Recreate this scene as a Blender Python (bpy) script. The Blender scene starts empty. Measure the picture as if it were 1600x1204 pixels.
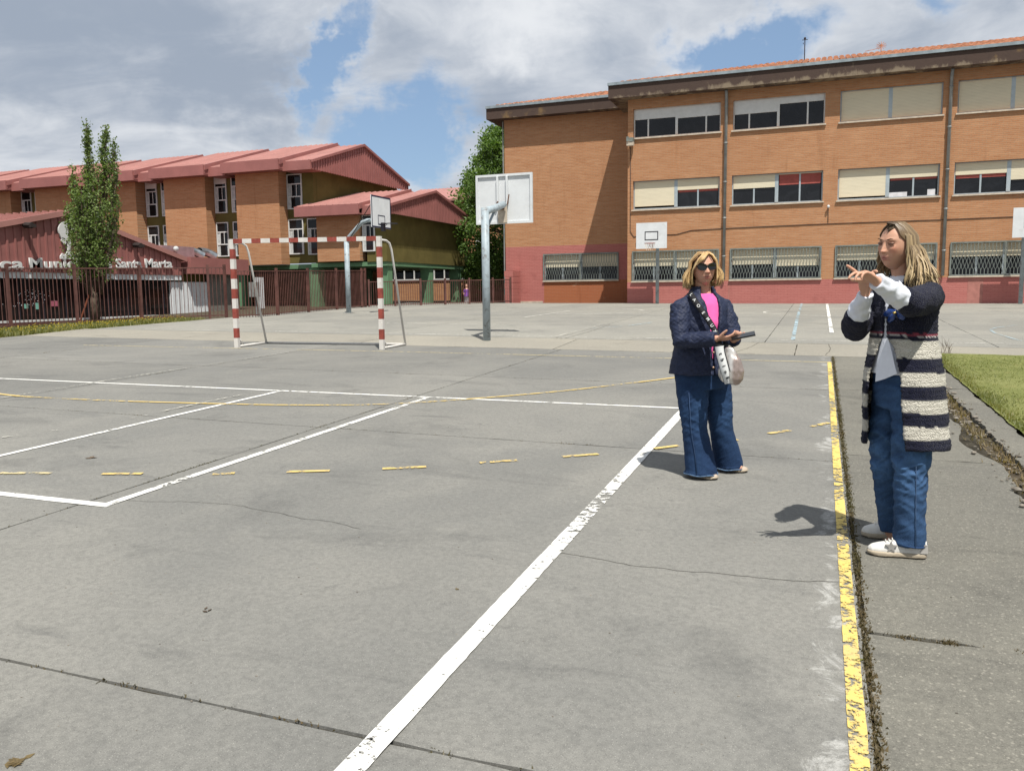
import bpy, bmesh, math, random
import numpy as np
from mathutils import Vector, Matrix, noise as mnoise
random.seed(7); RNG = np.random.default_rng(11)
C = bpy.context.scene.collection
S = bpy.context.scene
PI = math.pi

# ---------------------------------------------------------------- camera
H = 1.5
cam = bpy.data.cameras.new('camera'); co = bpy.data.objects.new('camera', cam); C.objects.link(co)
xr = Vector((0.93707353, 0.34892952, -0.01189105)); dn = Vector((0.02800057, -0.10905936, -0.99364079)); fw = Vector((-0.34800744, 0.93078152, -0.11196686))
co.matrix_world = Matrix(((xr.x, -dn.x, -fw.x, 0), (xr.y, -dn.y, -fw.y, 0), (xr.z, -dn.z, -fw.z, H), (0, 0, 0, 1)))
cam.sensor_fit = 'HORIZONTAL'; cam.sensor_width = 36; cam.lens = 36 * 1290 / 1600
cam.clip_start = 0.05; cam.clip_end = 2000
S.camera = co
# ---------------------------------------------------------------- light
SUN = Vector((0.28, -0.40, 1.0)).normalized()
sl = bpy.data.lights.new('sun', 'SUN'); sl.energy = 5.0; sl.angle = math.radians(0.53); sl.color = (1.0, 0.95, 0.87)
so = bpy.data.objects.new('sun', sl); C.objects.link(so); so.location = (20, -30, 60)
so.rotation_euler = SUN.to_track_quat('Z', 'Y').to_euler()
S.view_settings.view_transform = 'Standard'; S.view_settings.look = 'None'; S.view_settings.exposure = 0.35; S.view_settings.gamma = 1.0
S.view_settings.use_curve_mapping = False

class NT:
    """thin helper round a node tree"""
    def __init__(s, nt): s.nt = nt; s.n = nt.nodes; s.l = nt.links
    def node(s, t, **kw):
        n = s.n.new(t)
        for k, v in kw.items(): setattr(n, k, v)
        return n
    def link(s, a, b): s.l.new(a, b)
    def put(s, sock, v):
        if hasattr(v, 'is_linked') or isinstance(v, bpy.types.NodeSocket): s.l.new(v, sock)
        else:
            if isinstance(v, (tuple, list)) and sock.type == 'RGBA' and len(v) == 3: v = (*v, 1)
            sock.default_value = v
    def math(s, op, a, b=0.0, c=None, clamp=False):
        n = s.node('ShaderNodeMath', operation=op, use_clamp=clamp); s.put(n.inputs[0], a); s.put(n.inputs[1], b)
        if c is not None: s.put(n.inputs[2], c)
        return n.outputs[0]
    def vmath(s, op, a, b=(0, 0, 0), out=0):
        n = s.node('ShaderNodeVectorMath', operation=op); s.put(n.inputs[0], a); s.put(n.inputs[1], b)
        return n.outputs['Value' if op in ('DOT_PRODUCT', 'LENGTH', 'DISTANCE') else 'Vector']
    def scale(s, v, k):
        n = s.node('ShaderNodeMapping'); s.put(n.inputs['Vector'], v); n.inputs['Scale'].default_value = k if isinstance(k, tuple) else (k, k, k); return n.outputs[0]
    def noise(s, v, scale, detail=3, rough=0.55, dist=0.0, out='Fac'):
        n = s.node('ShaderNodeTexNoise'); s.put(n.inputs['Vector'], v); n.inputs['Scale'].default_value = scale
        n.inputs['Detail'].default_value = detail; n.inputs['Roughness'].default_value = rough; n.inputs['Distortion'].default_value = dist
        return n.outputs[out]
    def voro(s, v, scale, out='Distance', feat='F1'):
        n = s.node('ShaderNodeTexVoronoi', feature=feat); s.put(n.inputs['Vector'], v); n.inputs['Scale'].default_value = scale; return n.outputs[out]
    def ramp(s, f, a, b, lo=0.0, hi=1.0):
        n = s.node('ShaderNodeMapRange', interpolation_type='SMOOTHSTEP'); s.put(n.inputs[0], f)
        for i, v in enumerate((a, b, lo, hi)): s.put(n.inputs[i + 1], v)
        return n.outputs[0]
    def mix(s, f, a, b, mode='MIX'):
        n = s.node('ShaderNodeMix', data_type='RGBA', blend_type=mode); s.put(n.inputs[0], f); s.put(n.inputs[6], a); s.put(n.inputs[7], b); return n.outputs[2]
    def bump(s, h, strength=0.3, dist=0.01):
        n = s.node('ShaderNodeBump'); s.put(n.inputs['Height'], h); n.inputs['Strength'].default_value = strength; n.inputs['Distance'].default_value = dist; return n.outputs[0]
    def pos(s): return s.node('ShaderNodeNewGeometry').outputs['Position']
    def obj(s): return s.node('ShaderNodeTexCoord').outputs['Object']
    def sep(s, v):
        n = s.node('ShaderNodeSeparateXYZ'); s.put(n.inputs[0], v); return n.outputs
    def comb(s, x, y, z):
        n = s.node('ShaderNodeCombineXYZ'); s.put(n.inputs[0], x); s.put(n.inputs[1], y); s.put(n.inputs[2], z); return n.outputs[0]
    def rnd(s): return s.node('ShaderNodeObjectInfo').outputs['Random']
    def attr(s, name, out='Color'): return s.node('ShaderNodeAttribute', attribute_name=name).outputs[out]

# ---------------------------------------------------------------- sky
W = bpy.data.worlds.new('World'); S.world = W; W.use_nodes = True
t = NT(W.node_tree); t.n.clear()
out = t.node('ShaderNodeOutputWorld'); bg = t.node('ShaderNodeBackground'); bg.inputs[1].default_value = 0.078; t.link(bg.outputs[0], out.inputs[0])
sky = t.node('ShaderNodeTexSky', sky_type='NISHITA'); sky.sun_disc = False
sky.sun_elevation = math.asin(SUN.z); sky.sun_rotation = math.atan2(SUN.x, SUN.y); sky.air_density = 1.0; sky.dust_density = 0.6; sky.ozone_density = 1.6
d = t.node('ShaderNodeTexCoord').outputs['Generated']
dx, dy, dz = t.sep(d)
den = t.math('ADD', t.math('MAXIMUM', dz, 0.0), 0.16)
p = t.comb(t.math('DIVIDE', dx, den), t.math('DIVIDE', dy, den), 0.3)
def blob(px, py, rx, ry, rot=0.0):
    "soft patch of sky round one direction (azimuth / elevation space); 1 in the middle"
    global WU, WV
    v = (xr * (px - 800) + dn * (py - 602) + fw * 1290).normalized()
    az, el = math.atan2(v.x, v.y), math.asin(v.z)
    a = t.math('ADD', t.math('SUBTRACT', t.math('ARCTAN2', dx, dy), az), WU); e = t.math('ADD', t.math('SUBTRACT', t.math('ARCSINE', dz), el), WV)
    c, s_ = math.cos(rot), math.sin(rot)
    u = t.math('DIVIDE', t.math('ADD', t.math('MULTIPLY', a, c), t.math('MULTIPLY', e, s_)), rx)
    w = t.math('DIVIDE', t.math('SUBTRACT', t.math('MULTIPLY', e, c), t.math('MULTIPLY', a, s_)), ry)
    r2 = t.math('ADD', t.math('MULTIPLY', u, u), t.math('MULTIPLY', w, w))
    return t.math('EXPONENT', t.math('MULTIPLY', r2, -1.0))
wn = t.sep(t.noise(d, 5.5, 6, 0.62, out='Color')); WU = t.math('MULTIPLY', t.math('SUBTRACT', wn[0], 0.5), 0.28); WV = t.math('MULTIPLY', t.math('SUBTRACT', wn[1], 0.5), 0.22)
warp = t.noise(p, 0.9, 3, 0.5, out='Color')
pw = t.vmath('ADD', p, t.vmath('MULTIPLY', t.vmath('SUBTRACT', warp, (0.5, 0.5, 0.5)), (0.9, 0.9, 0.0)))
n1 = t.noise(pw, 0.75, 9, 0.56); n2 = t.noise(pw, 1.7, 10, 0.62); n3 = t.noise(t.vmath('ADD', pw, (7, 3, 0)), 0.5, 6, 0.55)
holes = t.math('ADD', t.math('MULTIPLY', blob(645, 225, 0.066, 0.066, -0.5), 0.42), t.math('MULTIPLY', blob(1150, 85, 0.075, 0.035, 0.1), 0.42))
holes = t.math('ADD', holes, t.math('MULTIPLY', blob(520, 90, 0.022, 0.07, -0.2), 0.30))
holes = t.math('ADD', holes, t.math('MULTIPLY', blob(1400, 0, 0.05, 0.02), 0.2))
cover = t.math('SUBTRACT', t.math('ADD', t.math('MULTIPLY', n1, 0.6), t.math('MULTIPLY', n2, 0.5)), holes)
mask = t.ramp(cover, 0.27, 0.47)
# cloud tone: bright edges, grey-blue bellies
tone = t.math('ADD', t.math('MULTIPLY', n3, 0.95), t.math('MULTIPLY', n2, 0.75))
tone = t.math('SUBTRACT', tone, t.math('MULTIPLY', blob(330, 110, 0.19, 0.055, -0.25), 0.20))
tone = t.math('SUBTRACT', tone, t.math('MULTIPLY', blob(760, 150, 0.10, 0.045, 0.3), 0.18))
tone = t.math('ADD', tone, t.math('MULTIPLY', blob(830, 45, 0.07, 0.045), 0.30))
tone = t.math('ADD', tone, t.math('MULTIPLY', blob(380, 225, 0.30, 0.035, 0.05), 0.12))
tone = t.math('ADD', tone, t.math('MULTIPLY', blob(1480, 30, 0.22, 0.07), 0.12))
edge = t.ramp(cover, 0.30, 0.55, 0.16, 0.0)
tone = t.math('ADD', tone, edge)
tone = t.math('ADD', tone, t.math('MULTIPLY', t.math('SUBTRACT', t.noise(pw, 4.5, 8, 0.6), 0.5), 0.42)); k = t.ramp(tone, 0.60, 1.16)
cc = t.mix(k, (3.5, 4.1, 5.05), (8.2, 8.45, 8.8))
hz = t.ramp(dz, 0.0, 0.28, 0.35, 0.0)
cc = t.mix(hz, cc, (5.6, 6.0, 6.6))
blue = t.mix(0.4, t.vmath('MULTIPLY', sky.outputs[0], (0.98, 1.02, 1.08)), (3.9, 5.6, 7.9))
t.link(t.mix(mask, blue, cc), bg.inputs[0])

# ---------------------------------------------------------------- materials
AK = 0.84
def mat(name, rough=0.8, spec=0.3, metal=0.0):
    m = bpy.data.materials.new(name); m.use_nodes = True
    t = NT(m.node_tree); b = t.n['Principled BSDF']
    b.inputs['Roughness'].default_value = rough; b.inputs['Specular IOR Level'].default_value = spec; b.inputs['Metallic'].default_value = metal
    return m, t, b
def flat(name, col, rough=0.6, spec=0.3, metal=0.0, var=0.12, scale=6.0, bump=0.0, dirt=None, dscale=2.0, damt=0.5):
    col = tuple(x * AK for x in col)
    if dirt: dirt = tuple(x * AK for x in dirt)
    "one base colour with soft mottling and optional dirt / rust patches"
    m, t, b = mat(name, rough, spec, metal); P = t.pos()
    n = t.noise(P, scale, 5, 0.6)
    c = t.mix(t.ramp(n, 0.3, 0.7), tuple(x * (1 - var) for x in col), tuple(min(1, x * (1 + var)) for x in col))
    if dirt:
        d_ = t.noise(P, dscale, 8, 0.68, 0.4)
        c = t.mix(t.ramp(d_, 0.62 - 0.12 * damt, 0.72, 0, damt), c, dirt)
    t.put(b.inputs['Base Color'], c)
    if bump: t.link(t.bump(t.noise(P, scale * 6, 4, 0.6), bump, 0.01), b.inputs['Normal'])
    return m
def concrete(name, base, dust, dark, grain=260, speck=0.0, rep=0.10):
    base, dust, dark = [tuple(x * AK for x in q) for q in (base, dust, dark)]
    m, t, b = mat(name, 0.88, 0.25); P = t.pos()
    big = t.noise(P, 0.35, 5, 0.6, 0.6); mid = t.noise(P, 1.7, 7, 0.66, 0.5); st = t.noise(t.scale(P, (0.5, 2.2, 1)), 1.1, 7, 0.65, 0.8)
    fine = t.noise(P, 34, 5, 0.7); gr = t.noise(P, grain, 2, 0.6)
    c = t.mix(t.ramp(big, 0.35, 0.66), base, dust)
    c = t.mix(t.ramp(mid, 0.55, 0.74, 0, 0.55), c, dust)
    c = t.mix(t.ramp(st, 0.56, 0.72, 0, 0.6), c, dark)
    c = t.mix(t.ramp(t.noise(P, 4.3, 8, 0.7, 1.0), 0.60, 0.72, 0, 0.5), c, dark)
    c = t.mix(t.ramp(t.noise(P, 3.1, 9, 0.75, 1.4), 0.63, 0.72, 0, 0.55), c, tuple(min(1, x * 1.35) for x in dust))
    sc_ = t.noise(t.scale(t.vmath('ADD', P, (1, 9, 0)), (1.3, 7.0, 1)), 1.6, 6, 0.72, 0.6); c = t.mix(t.ramp(sc_, 0.62, 0.72, 0, 0.40), c, tuple(min(1, x * 1.25) for x in dust))
    bl_ = t.noise(t.vmath('ADD', P, (4, 2, 0)), 0.9, 8, 0.68, 0.5); c = t.mix(t.ramp(bl_, 0.54, 0.70, 0, 0.45), c, tuple(x * 0.85 for x in dark))
    if name == 'court_concrete':
        X_ = t.sep(P)[0]; g_ = t.ramp(t.math('ABSOLUTE', t.math('SUBTRACT', X_, 0.08)), 0.0, 0.24, 0.20, 0.0)
        ef = t.math('ADD', t.noise(P, 3.2, 9, 0.75, 0.8), g_); c = t.mix(t.ramp(ef, 0.70, 0.82, 0, 0.65), c, (0.44, 0.44, 0.42))
    c = t.mix(t.ramp(fine, 0.35, 0.7, 0.0, 0.35), c, tuple(x * 0.72 for x in dark))
    v = t.voro(P, 95); c = t.mix(t.ramp(v, 0.10, 0.22, 0.5 + speck, 0.0), c, tuple(min(1, x * 1.6) for x in dust))
    v2 = t.voro(t.vmath('ADD', P, (5, 2, 1)), 70); c = t.mix(t.ramp(v2, 0.08, 0.2, 0.45, 0.0), c, tuple(x * 0.35 for x in dark))
    if speck:
        v3 = t.voro(P, 40); c = t.mix(t.ramp(v3, 0.12, 0.3, speck, 0.0), c, (0.50, 0.47, 0.40))
    gl = t.math('MULTIPLY', t.math('SUBTRACT', gr, 0.5), 0.9)
    tone = t.math('ADD', t.math('ADD', 1.0, gl), t.math('MULTIPLY', t.math('SUBTRACT', t.rnd(), 0.5), rep))
    c = t.vmath('MULTIPLY', c, t.comb(tone, tone, tone))
    t.put(b.inputs['Base Color'], c)
    h = t.math('ADD', t.math('MULTIPLY', gr, 0.5), t.math('ADD', fine, t.math('MULTIPLY', v, -0.6)))
    t.link(t.bump(h, 0.35, 0.003), b.inputs['Normal'])
    return m
def paint(name, col, wear=0.45, grime=0.3, scale=14.0):
    "road paint, worn through to the concrete beneath (transparent where it has gone)"
    m, t, b = mat(name, 0.75, 0.3); P = t.pos()
    n = t.noise(P, scale, 8, 0.75, 0.3); big = t.noise(P, 0.9, 3, 0.5)
    a = t.ramp(t.math('ADD', n, t.math('MULTIPLY', t.math('SUBTRACT', big, 0.5), 0.5)), wear - 0.03, wear + 0.05)
    g = t.noise(P, 5, 6, 0.7)
    c = t.mix(t.ramp(g, 0.45, 0.75, 0, grime), col, (0.30, 0.28, 0.25)); c = t.mix(t.ramp(t.noise(P, 120, 3, 0.6), 0.5, 0.8, 0, 0.35), c, (0.35, 0.33, 0.3))
    t.put(b.inputs['Base Color'], c); t.put(b.inputs['Alpha'], a)
    return m
def brick(name, axis, cols, mortar, painted=False, bw=0.25, bh=0.066, mort=0.010):
    cols = [tuple(x * 0.9 for x in q) for q in cols]
    m, t, b = mat(name, 0.85, 0.2); P = t.pos(); x, y, z = t.sep(P)
    uv = t.comb(x if axis == 'x' else y, z, 0.0)
    br = t.node('ShaderNodeTexBrick'); t.link(uv, br.inputs['Vector']); br.inputs['Scale'].default_value = 1.0
    br.inputs['Brick Width'].default_value = bw; br.inputs['Row Height'].default_value = bh; br.inputs['Mortar Size'].default_value = mort
    br.inputs['Mortar Smooth'].default_value = 0.2; br.inputs['Color1'].default_value = (0, 0, 0, 1); br.inputs['Color2'].default_value = (1, 1, 1, 1); br.inputs['Mortar'].default_value = (0.5, 0.5, 0.5, 1)
    br.offset = 0.5
    rnd = br.outputs['Color']; fac = br.outputs['Fac']
    # streaks along the courses, as brick batches give
    st = t.noise(t.comb(t.math('MULTIPLY', x if axis == 'x' else y, 1.3), t.math('MULTIPLY', z, 9.0), 0.0), 1.0, 7, 0.75)
    st2 = t.noise(t.comb(t.math('MULTIPLY', x if axis == 'x' else y, 3.5), t.math('MULTIPLY', z, 30.0), 3.0), 1.0, 3, 0.6)
    big = t.noise(P, 0.35, 6, 0.65)
    c = t.mix(t.math('MULTIPLY', t.math('ADD', rnd, st2), 0.5), cols[0], cols[1])
    c = t.mix(t.ramp(st, 0.38, 0.68, 0, 0.65), c, cols[2])
    c = t.mix(t.ramp(big, 0.45, 0.7, 0, 0.35), c, cols[0])
    c = t.mix(t.math('MULTIPLY', fac, 0.35 if painted else 0.75), c, mortar)
    pale = t.noise(t.scale(P, (1, 1, 3.0)), 1.3, 9, 0.78)
    vs_ = t.noise(t.comb(t.math('MULTIPLY', x if axis == 'x' else y, 2.2), t.math('MULTIPLY', z, 0.25), 1.0), 1.0, 6, 0.7); c = t.mix(t.ramp(vs_, 0.56, 0.72, 0, 0.30), c, tuple(q * 0.62 for q in cols[0]))
    c = t.mix(t.ramp(pale, 0.60, 0.74, 0, 0.25 if painted else 0.45), c, (0.62, 0.47, 0.33) if not painted else (0.50, 0.24, 0.22))
    if painted:
        zz = t.noise(P, 2.3, 6, 0.6); c = t.mix(t.ramp(zz, 0.55, 0.7, 0, 0.3), c, tuple(q * 0.7 for q in cols[0]))
    t.put(b.inputs['Base Color'], c)
    h = t.math('SUBTRACT', t.math('MULTIPLY', t.noise(P, 60, 3, 0.6), 0.3), t.math('MULTIPLY', fac, 1.0))
    t.link(t.bump(h, 0.5, 0.008), b.inputs['Normal'])
    return m
def glass(name, col=(0.008, 0.009, 0.011), refl=0.36):
    "opaque window pane: dark room and mottled reflections painted in, wavy sky reflection"
    m, t, b = mat(name, 0.06, refl); P = t.pos()
    n = t.noise(P, 1.6, 7, 0.7, 1.0)
    t.put(b.inputs['Base Color'], t.mix(t.ramp(n, 0.45, 0.65), col, tuple(x * 1.7 for x in col)))
    t.link(t.bump(t.noise(P, 0.8, 2, 0.5), 0.08, 0.05), b.inputs['Normal'])
    return m

M = {}
M['court'] = concrete('court_concrete', (0.192, 0.192, 0.180), (0.250, 0.246, 0.224), (0.122, 0.122, 0.117), rep=0.10)
M['upper'] = concrete('upper_concrete', (0.256, 0.253, 0.230), (0.320, 0.312, 0.275), (0.160, 0.158, 0.144), rep=0.08)
M['strip'] = concrete('strip_concrete', (0.300, 0.284, 0.242), (0.345, 0.325, 0.272), (0.205, 0.192, 0.165), rep=0.08)
M['pave'] = concrete('pavement_concrete', (0.150, 0.146, 0.128), (0.205, 0.198, 0.168), (0.092, 0.090, 0.080), grain=170, speck=0.20, rep=0.06)
M['joint'] = flat('joint_soil', (0.045, 0.040, 0.030), 0.95, 0.1, var=0.5, scale=20)
M['soil'] = flat('soil', (0.085, 0.070, 0.050), 0.95, 0.1, var=0.4, scale=9, bump=0.6, dirt=(0.05, 0.055, 0.02), dscale=3)
M['wpaint'] = paint('white_line_paint', (0.70, 0.70, 0.67), 0.42, 0.4)
M['wworn'] = paint('worn_white_paint', (0.62, 0.61, 0.56), 0.50, 0.4)
M['wfaint'] = paint('faint_white_paint', (0.46, 0.45, 0.40), 0.55, 0.5)
M['ypaint'] = paint('yellow_line_paint', (0.58, 0.43, 0.15), 0.455, 0.4)
M['ywear'] = paint('worn_yellow_paint', (0.60, 0.45, 0.13), 0.47, 0.4, 18.0)
M['yfaint'] = paint('faint_yellow_paint', (0.52, 0.44, 0.24), 0.47, 0.4)
M['bpaint'] = paint('blue_line_paint', (0.34, 0.46, 0.52), 0.49, 0.3)
BC = [(0.362, 0.155, 0.070), (0.505, 0.248, 0.122), (0.565, 0.315, 0.175)]
M['brick_x'] = brick('brick_facing_y', 'x', BC, (0.36, 0.24, 0.15))
M['brick_y'] = brick('brick_facing_x', 'y', BC, (0.36, 0.24, 0.15))
M['brick_raw'] = brick('brick_reddish', 'x', [(0.36, 0.115, 0.05), (0.42, 0.15, 0.065), (0.40, 0.13, 0.055)], (0.32, 0.15, 0.09))
PC = [(0.420, 0.145, 0.128), (0.480, 0.185, 0.160), (0.500, 0.200, 0.175)]
M['pink_x'] = brick('pink_painted_brick', 'x', PC, (0.27, 0.075, 0.07), painted=True)
M['pink_y'] = brick('pink_painted_brick_side', 'y', PC, (0.27, 0.075, 0.07), painted=True)
def fascia():
    m, t, b = mat('stained_eave_concrete', 0.9, 0.2); P = t.pos(); x, y, z = t.sep(P)
    v = t.comb(t.math('MULTIPLY', x, 1.6), t.math('MULTIPLY', y, 1.6), t.math('MULTIPLY', z, 0.7))
    n = t.noise(v, 1.0, 9, 0.72, 0.4); low = t.ramp(z, 9.25, 9.50, 0.13, -0.04)
    c = t.mix(t.ramp(t.math('ADD', n, low), 0.56, 0.70), (0.075, 0.052, 0.043), (0.22, 0.175, 0.125))
    c = t.mix(t.ramp(t.noise(P, 0.8, 6, 0.6), 0.64, 0.74, 0, 0.35), c, (0.34, 0.22, 0.08))
    c = t.mix(t.ramp(t.noise(P, 7, 6, 0.7), 0.5, 0.75, 0, 0.4), c, (0.04, 0.03, 0.028))
    t.put(b.inputs['Base Color'], c); t.link(t.bump(t.noise(P, 12, 5, 0.6), 0.4, 0.01), b.inputs['Normal']); return m
M['fascia'] = fascia()
M['gutter'] = flat('zinc_gutter', (0.33, 0.39, 0.42), 0.45, 0.5, 0.4, var=0.2, scale=3)
M['tile'] = flat('clay_roof_tile', (0.50, 0.245, 0.150), 0.85, 0.2, var=0.4, scale=4.5, dirt=(0.62, 0.45, 0.33), dscale=6)
M['pipe'] = flat('grey_downpipe', (0.30, 0.31, 0.30), 0.55, 0.4, 0.2, var=0.2, scale=3, dirt=(0.14, 0.13, 0.12), dscale=2)
M['white'] = flat('white_frame', (0.72, 0.73, 0.72), 0.45, 0.4, var=0.05)
M['alu'] = flat('grey_window_frame', (0.43, 0.50, 0.54), 0.45, 0.5, 0.2, var=0.08)
M['sill'] = flat('pale_stone_sill', (0.60, 0.52, 0.42), 0.8, 0.3, var=0.15, scale=5, dirt=(0.25, 0.2, 0.15), dscale=4)
def shutter(name, c1):
    m, t, b = mat(name, 0.6, 0.3); P = t.pos(); z = t.sep(P)[2]
    s_ = t.math('FRACT', t.math('MULTIPLY', z, 20.0)); g = t.ramp(t.math('ABSOLUTE', t.math('SUBTRACT', s_, 0.5)), 0.40, 0.5)
    n = t.noise(t.scale(P, (1.5, 1, 8)), 1.5, 5, 0.6)
    c = t.mix(t.ramp(n, 0.4, 0.7, 0, 0.3), c1, tuple(q * 0.8 for q in c1)); c = t.mix(t.math('MULTIPLY', g, 0.35), c, (0.2, 0.18, 0.14))
    t.put(b.inputs['Base Color'], c); t.link(t.bump(t.math('MULTIPLY', g, -1.0), 0.6, 0.008), b.inputs['Normal']); return m
M['shutter'] = shutter('beige_roller_shutter', (0.66, 0.60, 0.45))
M['redblind'] = flat('red_blind', (0.38, 0.10, 0.085), 0.8, 0.2)
M['glass'] = glass('window_glass')
M['glassb'] = glass('library_glass', (0.010, 0.008, 0.008), 0.25)
M['dark'] = flat('interior_shade', (0.015, 0.014, 0.013), 0.9, 0.1)  # near-black colour stands in for the shade inside rooms and openings
M['grille'] = flat('painted_grille', (0.22, 0.25, 0.23), 0.6, 0.4, 0.3, var=0.2, dirt=(0.2, 0.16, 0.12))
M['paper'] = flat('white_paper', (0.7, 0.72, 0.76), 0.7, 0.2)
M['cable'] = flat('dark_cable', (0.04, 0.03, 0.028), 0.7)
M['olive_x'] = flat('olive_render', (0.150, 0.125, 0.042), 0.9, 0.15, var=0.14, scale=1.4, dirt=(0.10, 0.085, 0.03), dscale=1.2)
M['green'] = flat('green_pillar_paint', (0.13, 0.255, 0.14), 0.75, 0.3, var=0.12, scale=2, dirt=(0.30, 0.27, 0.2), dscale=3)
M['redmetal'] = flat('dark_red_cladding', (0.335, 0.135, 0.122), 0.55, 0.4, 0.0, var=0.10, scale=1.2, dirt=(0.25, 0.10, 0.09), dscale=1.0)
M['roofmetal'] = flat('pink_metal_roof', (0.425, 0.205, 0.180), 0.5, 0.4, 0.0, var=0.10, scale=1.0, dirt=(0.38, 0.20, 0.175), dscale=0.8)
M['fencemetal'] = flat('maroon_fence_paint', (0.135, 0.060, 0.050), 0.55, 0.4, 0.1, var=0.3, scale=3, dirt=(0.22, 0.12, 0.07), dscale=8)
M['steel'] = flat('galvanised_duct', (0.50, 0.55, 0.58), 0.3, 0.5, 0.85, var=0.2, scale=6)
M['unit'] = flat('mauve_unit', (0.33, 0.22, 0.23), 0.6, 0.3)
M['cream'] = flat('cream_band', (0.62, 0.56, 0.38), 0.8, 0.2)
M['curtain'] = flat('pale_curtain', (0.55, 0.58, 0.58), 0.8, 0.2, var=0.2, scale=10)
M['polepaint'] = flat('blue_grey_pole_paint', (0.36, 0.43, 0.47), 0.5, 0.4, 0.0, var=0.12, scale=5, dirt=(0.13, 0.10, 0.08), dscale=9, damt=0.85)
M['board'] = flat('white_backboard', (0.74, 0.77, 0.79), 0.6, 0.3, var=0.05, scale=3, dirt=(0.52, 0.50, 0.46), dscale=5, damt=0.5)
M['black'] = flat('black_paint', (0.018, 0.018, 0.026), 0.6, 0.3)
M['goalred'] = flat('goal_red_paint', (0.29, 0.062, 0.045), 0.6, 0.35, var=0.2, scale=8, dirt=(0.45, 0.32, 0.28), dscale=18, damt=0.5)
M['goalwhite'] = flat('goal_white_paint', (0.70, 0.68, 0.64), 0.6, 0.35, var=0.08, scale=8, dirt=(0.30, 0.16, 0.10), dscale=16, damt=0.55)
M['bark'] = flat('bark', (0.13, 0.10, 0.075), 0.95, 0.1, var=0.4, scale=9, bump=0.8)
def leafmat(name, a, b_, c_):
    m, t, b = mat(name, 0.5, 0.4); P = t.pos()
    rp = t.node('ShaderNodeNewGeometry').outputs['Random Per Island']
    c = t.mix(rp, a, b_); c = t.mix(t.ramp(t.noise(P, 1.4, 3, 0.5), 0.45, 0.65, 0, 0.5), c, c_)
    t.put(b.inputs['Base Color'], c)
    tr = t.node('ShaderNodeBsdfTranslucent'); t.put(tr.inputs[0], t.vmath('MULTIPLY', c, (1.5, 1.6, 0.8)))
    mx = t.node('ShaderNodeMixShader'); mx.inputs[0].default_value = 0.35
    t.link(b.outputs[0], mx.inputs[1]); t.link(tr.outputs[0], mx.inputs[2]); t.link(mx.outputs[0], t.n['Material Output'].inputs[0])
    return m
M['leaf'] = leafmat('poplar_leaf', (0.085, 0.145, 0.034), (0.210, 0.275, 0.085), (0.075, 0.110, 0.030))
M['leaf2'] = leafmat('tree_leaf', (0.058, 0.120, 0.020), (0.150, 0.240, 0.055), (0.035, 0.075, 0.014))
M['weed'] = leafmat('weed_blade', (0.12, 0.14, 0.035), (0.22, 0.20, 0.06), (0.08, 0.11, 0.028))
M['blade'] = leafmat('turf_blade', (0.10, 0.125, 0.035), (0.20, 0.21, 0.075), (0.13, 0.14, 0.045))
M['drygrass'] = leafmat('dry_grass', (0.13, 0.095, 0.045), (0.21, 0.155, 0.075), (0.08, 0.08, 0.03))
M['moss'] = leafmat('joint_moss', (0.070, 0.055, 0.025), (0.13, 0.095, 0.045), (0.05, 0.055, 0.018))
M['flower'] = flat('yellow_flower', (0.75, 0.55, 0.04), 0.6)
M['pebble'] = flat('pebble', (0.21, 0.19, 0.16), 0.9, 0.2, var=0.5, scale=11)
def turf():
    m, t, b = mat('green_turf', 0.85, 0.15); P = t.pos()
    c = t.mix(t.ramp(t.noise(P, 1.2, 7, 0.68), 0.35, 0.65), (0.145, 0.160, 0.050), (0.215, 0.220, 0.085))
    c = t.mix(t.ramp(t.noise(P, 60, 4, 0.7), 0.35, 0.7, 0, 0.5), c, (0.085, 0.115, 0.022))
    c = t.mix(t.ramp(t.noise(P, 5, 8, 0.75), 0.56, 0.70, 0, 0.55), c, (0.26, 0.22, 0.09))
    t.put(b.inputs['Base Color'], c); t.link(t.bump(t.noise(P, 140, 3, 0.6), 0.8, 0.012), b.inputs['Normal']); return m
M['turf'] = turf()

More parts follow.
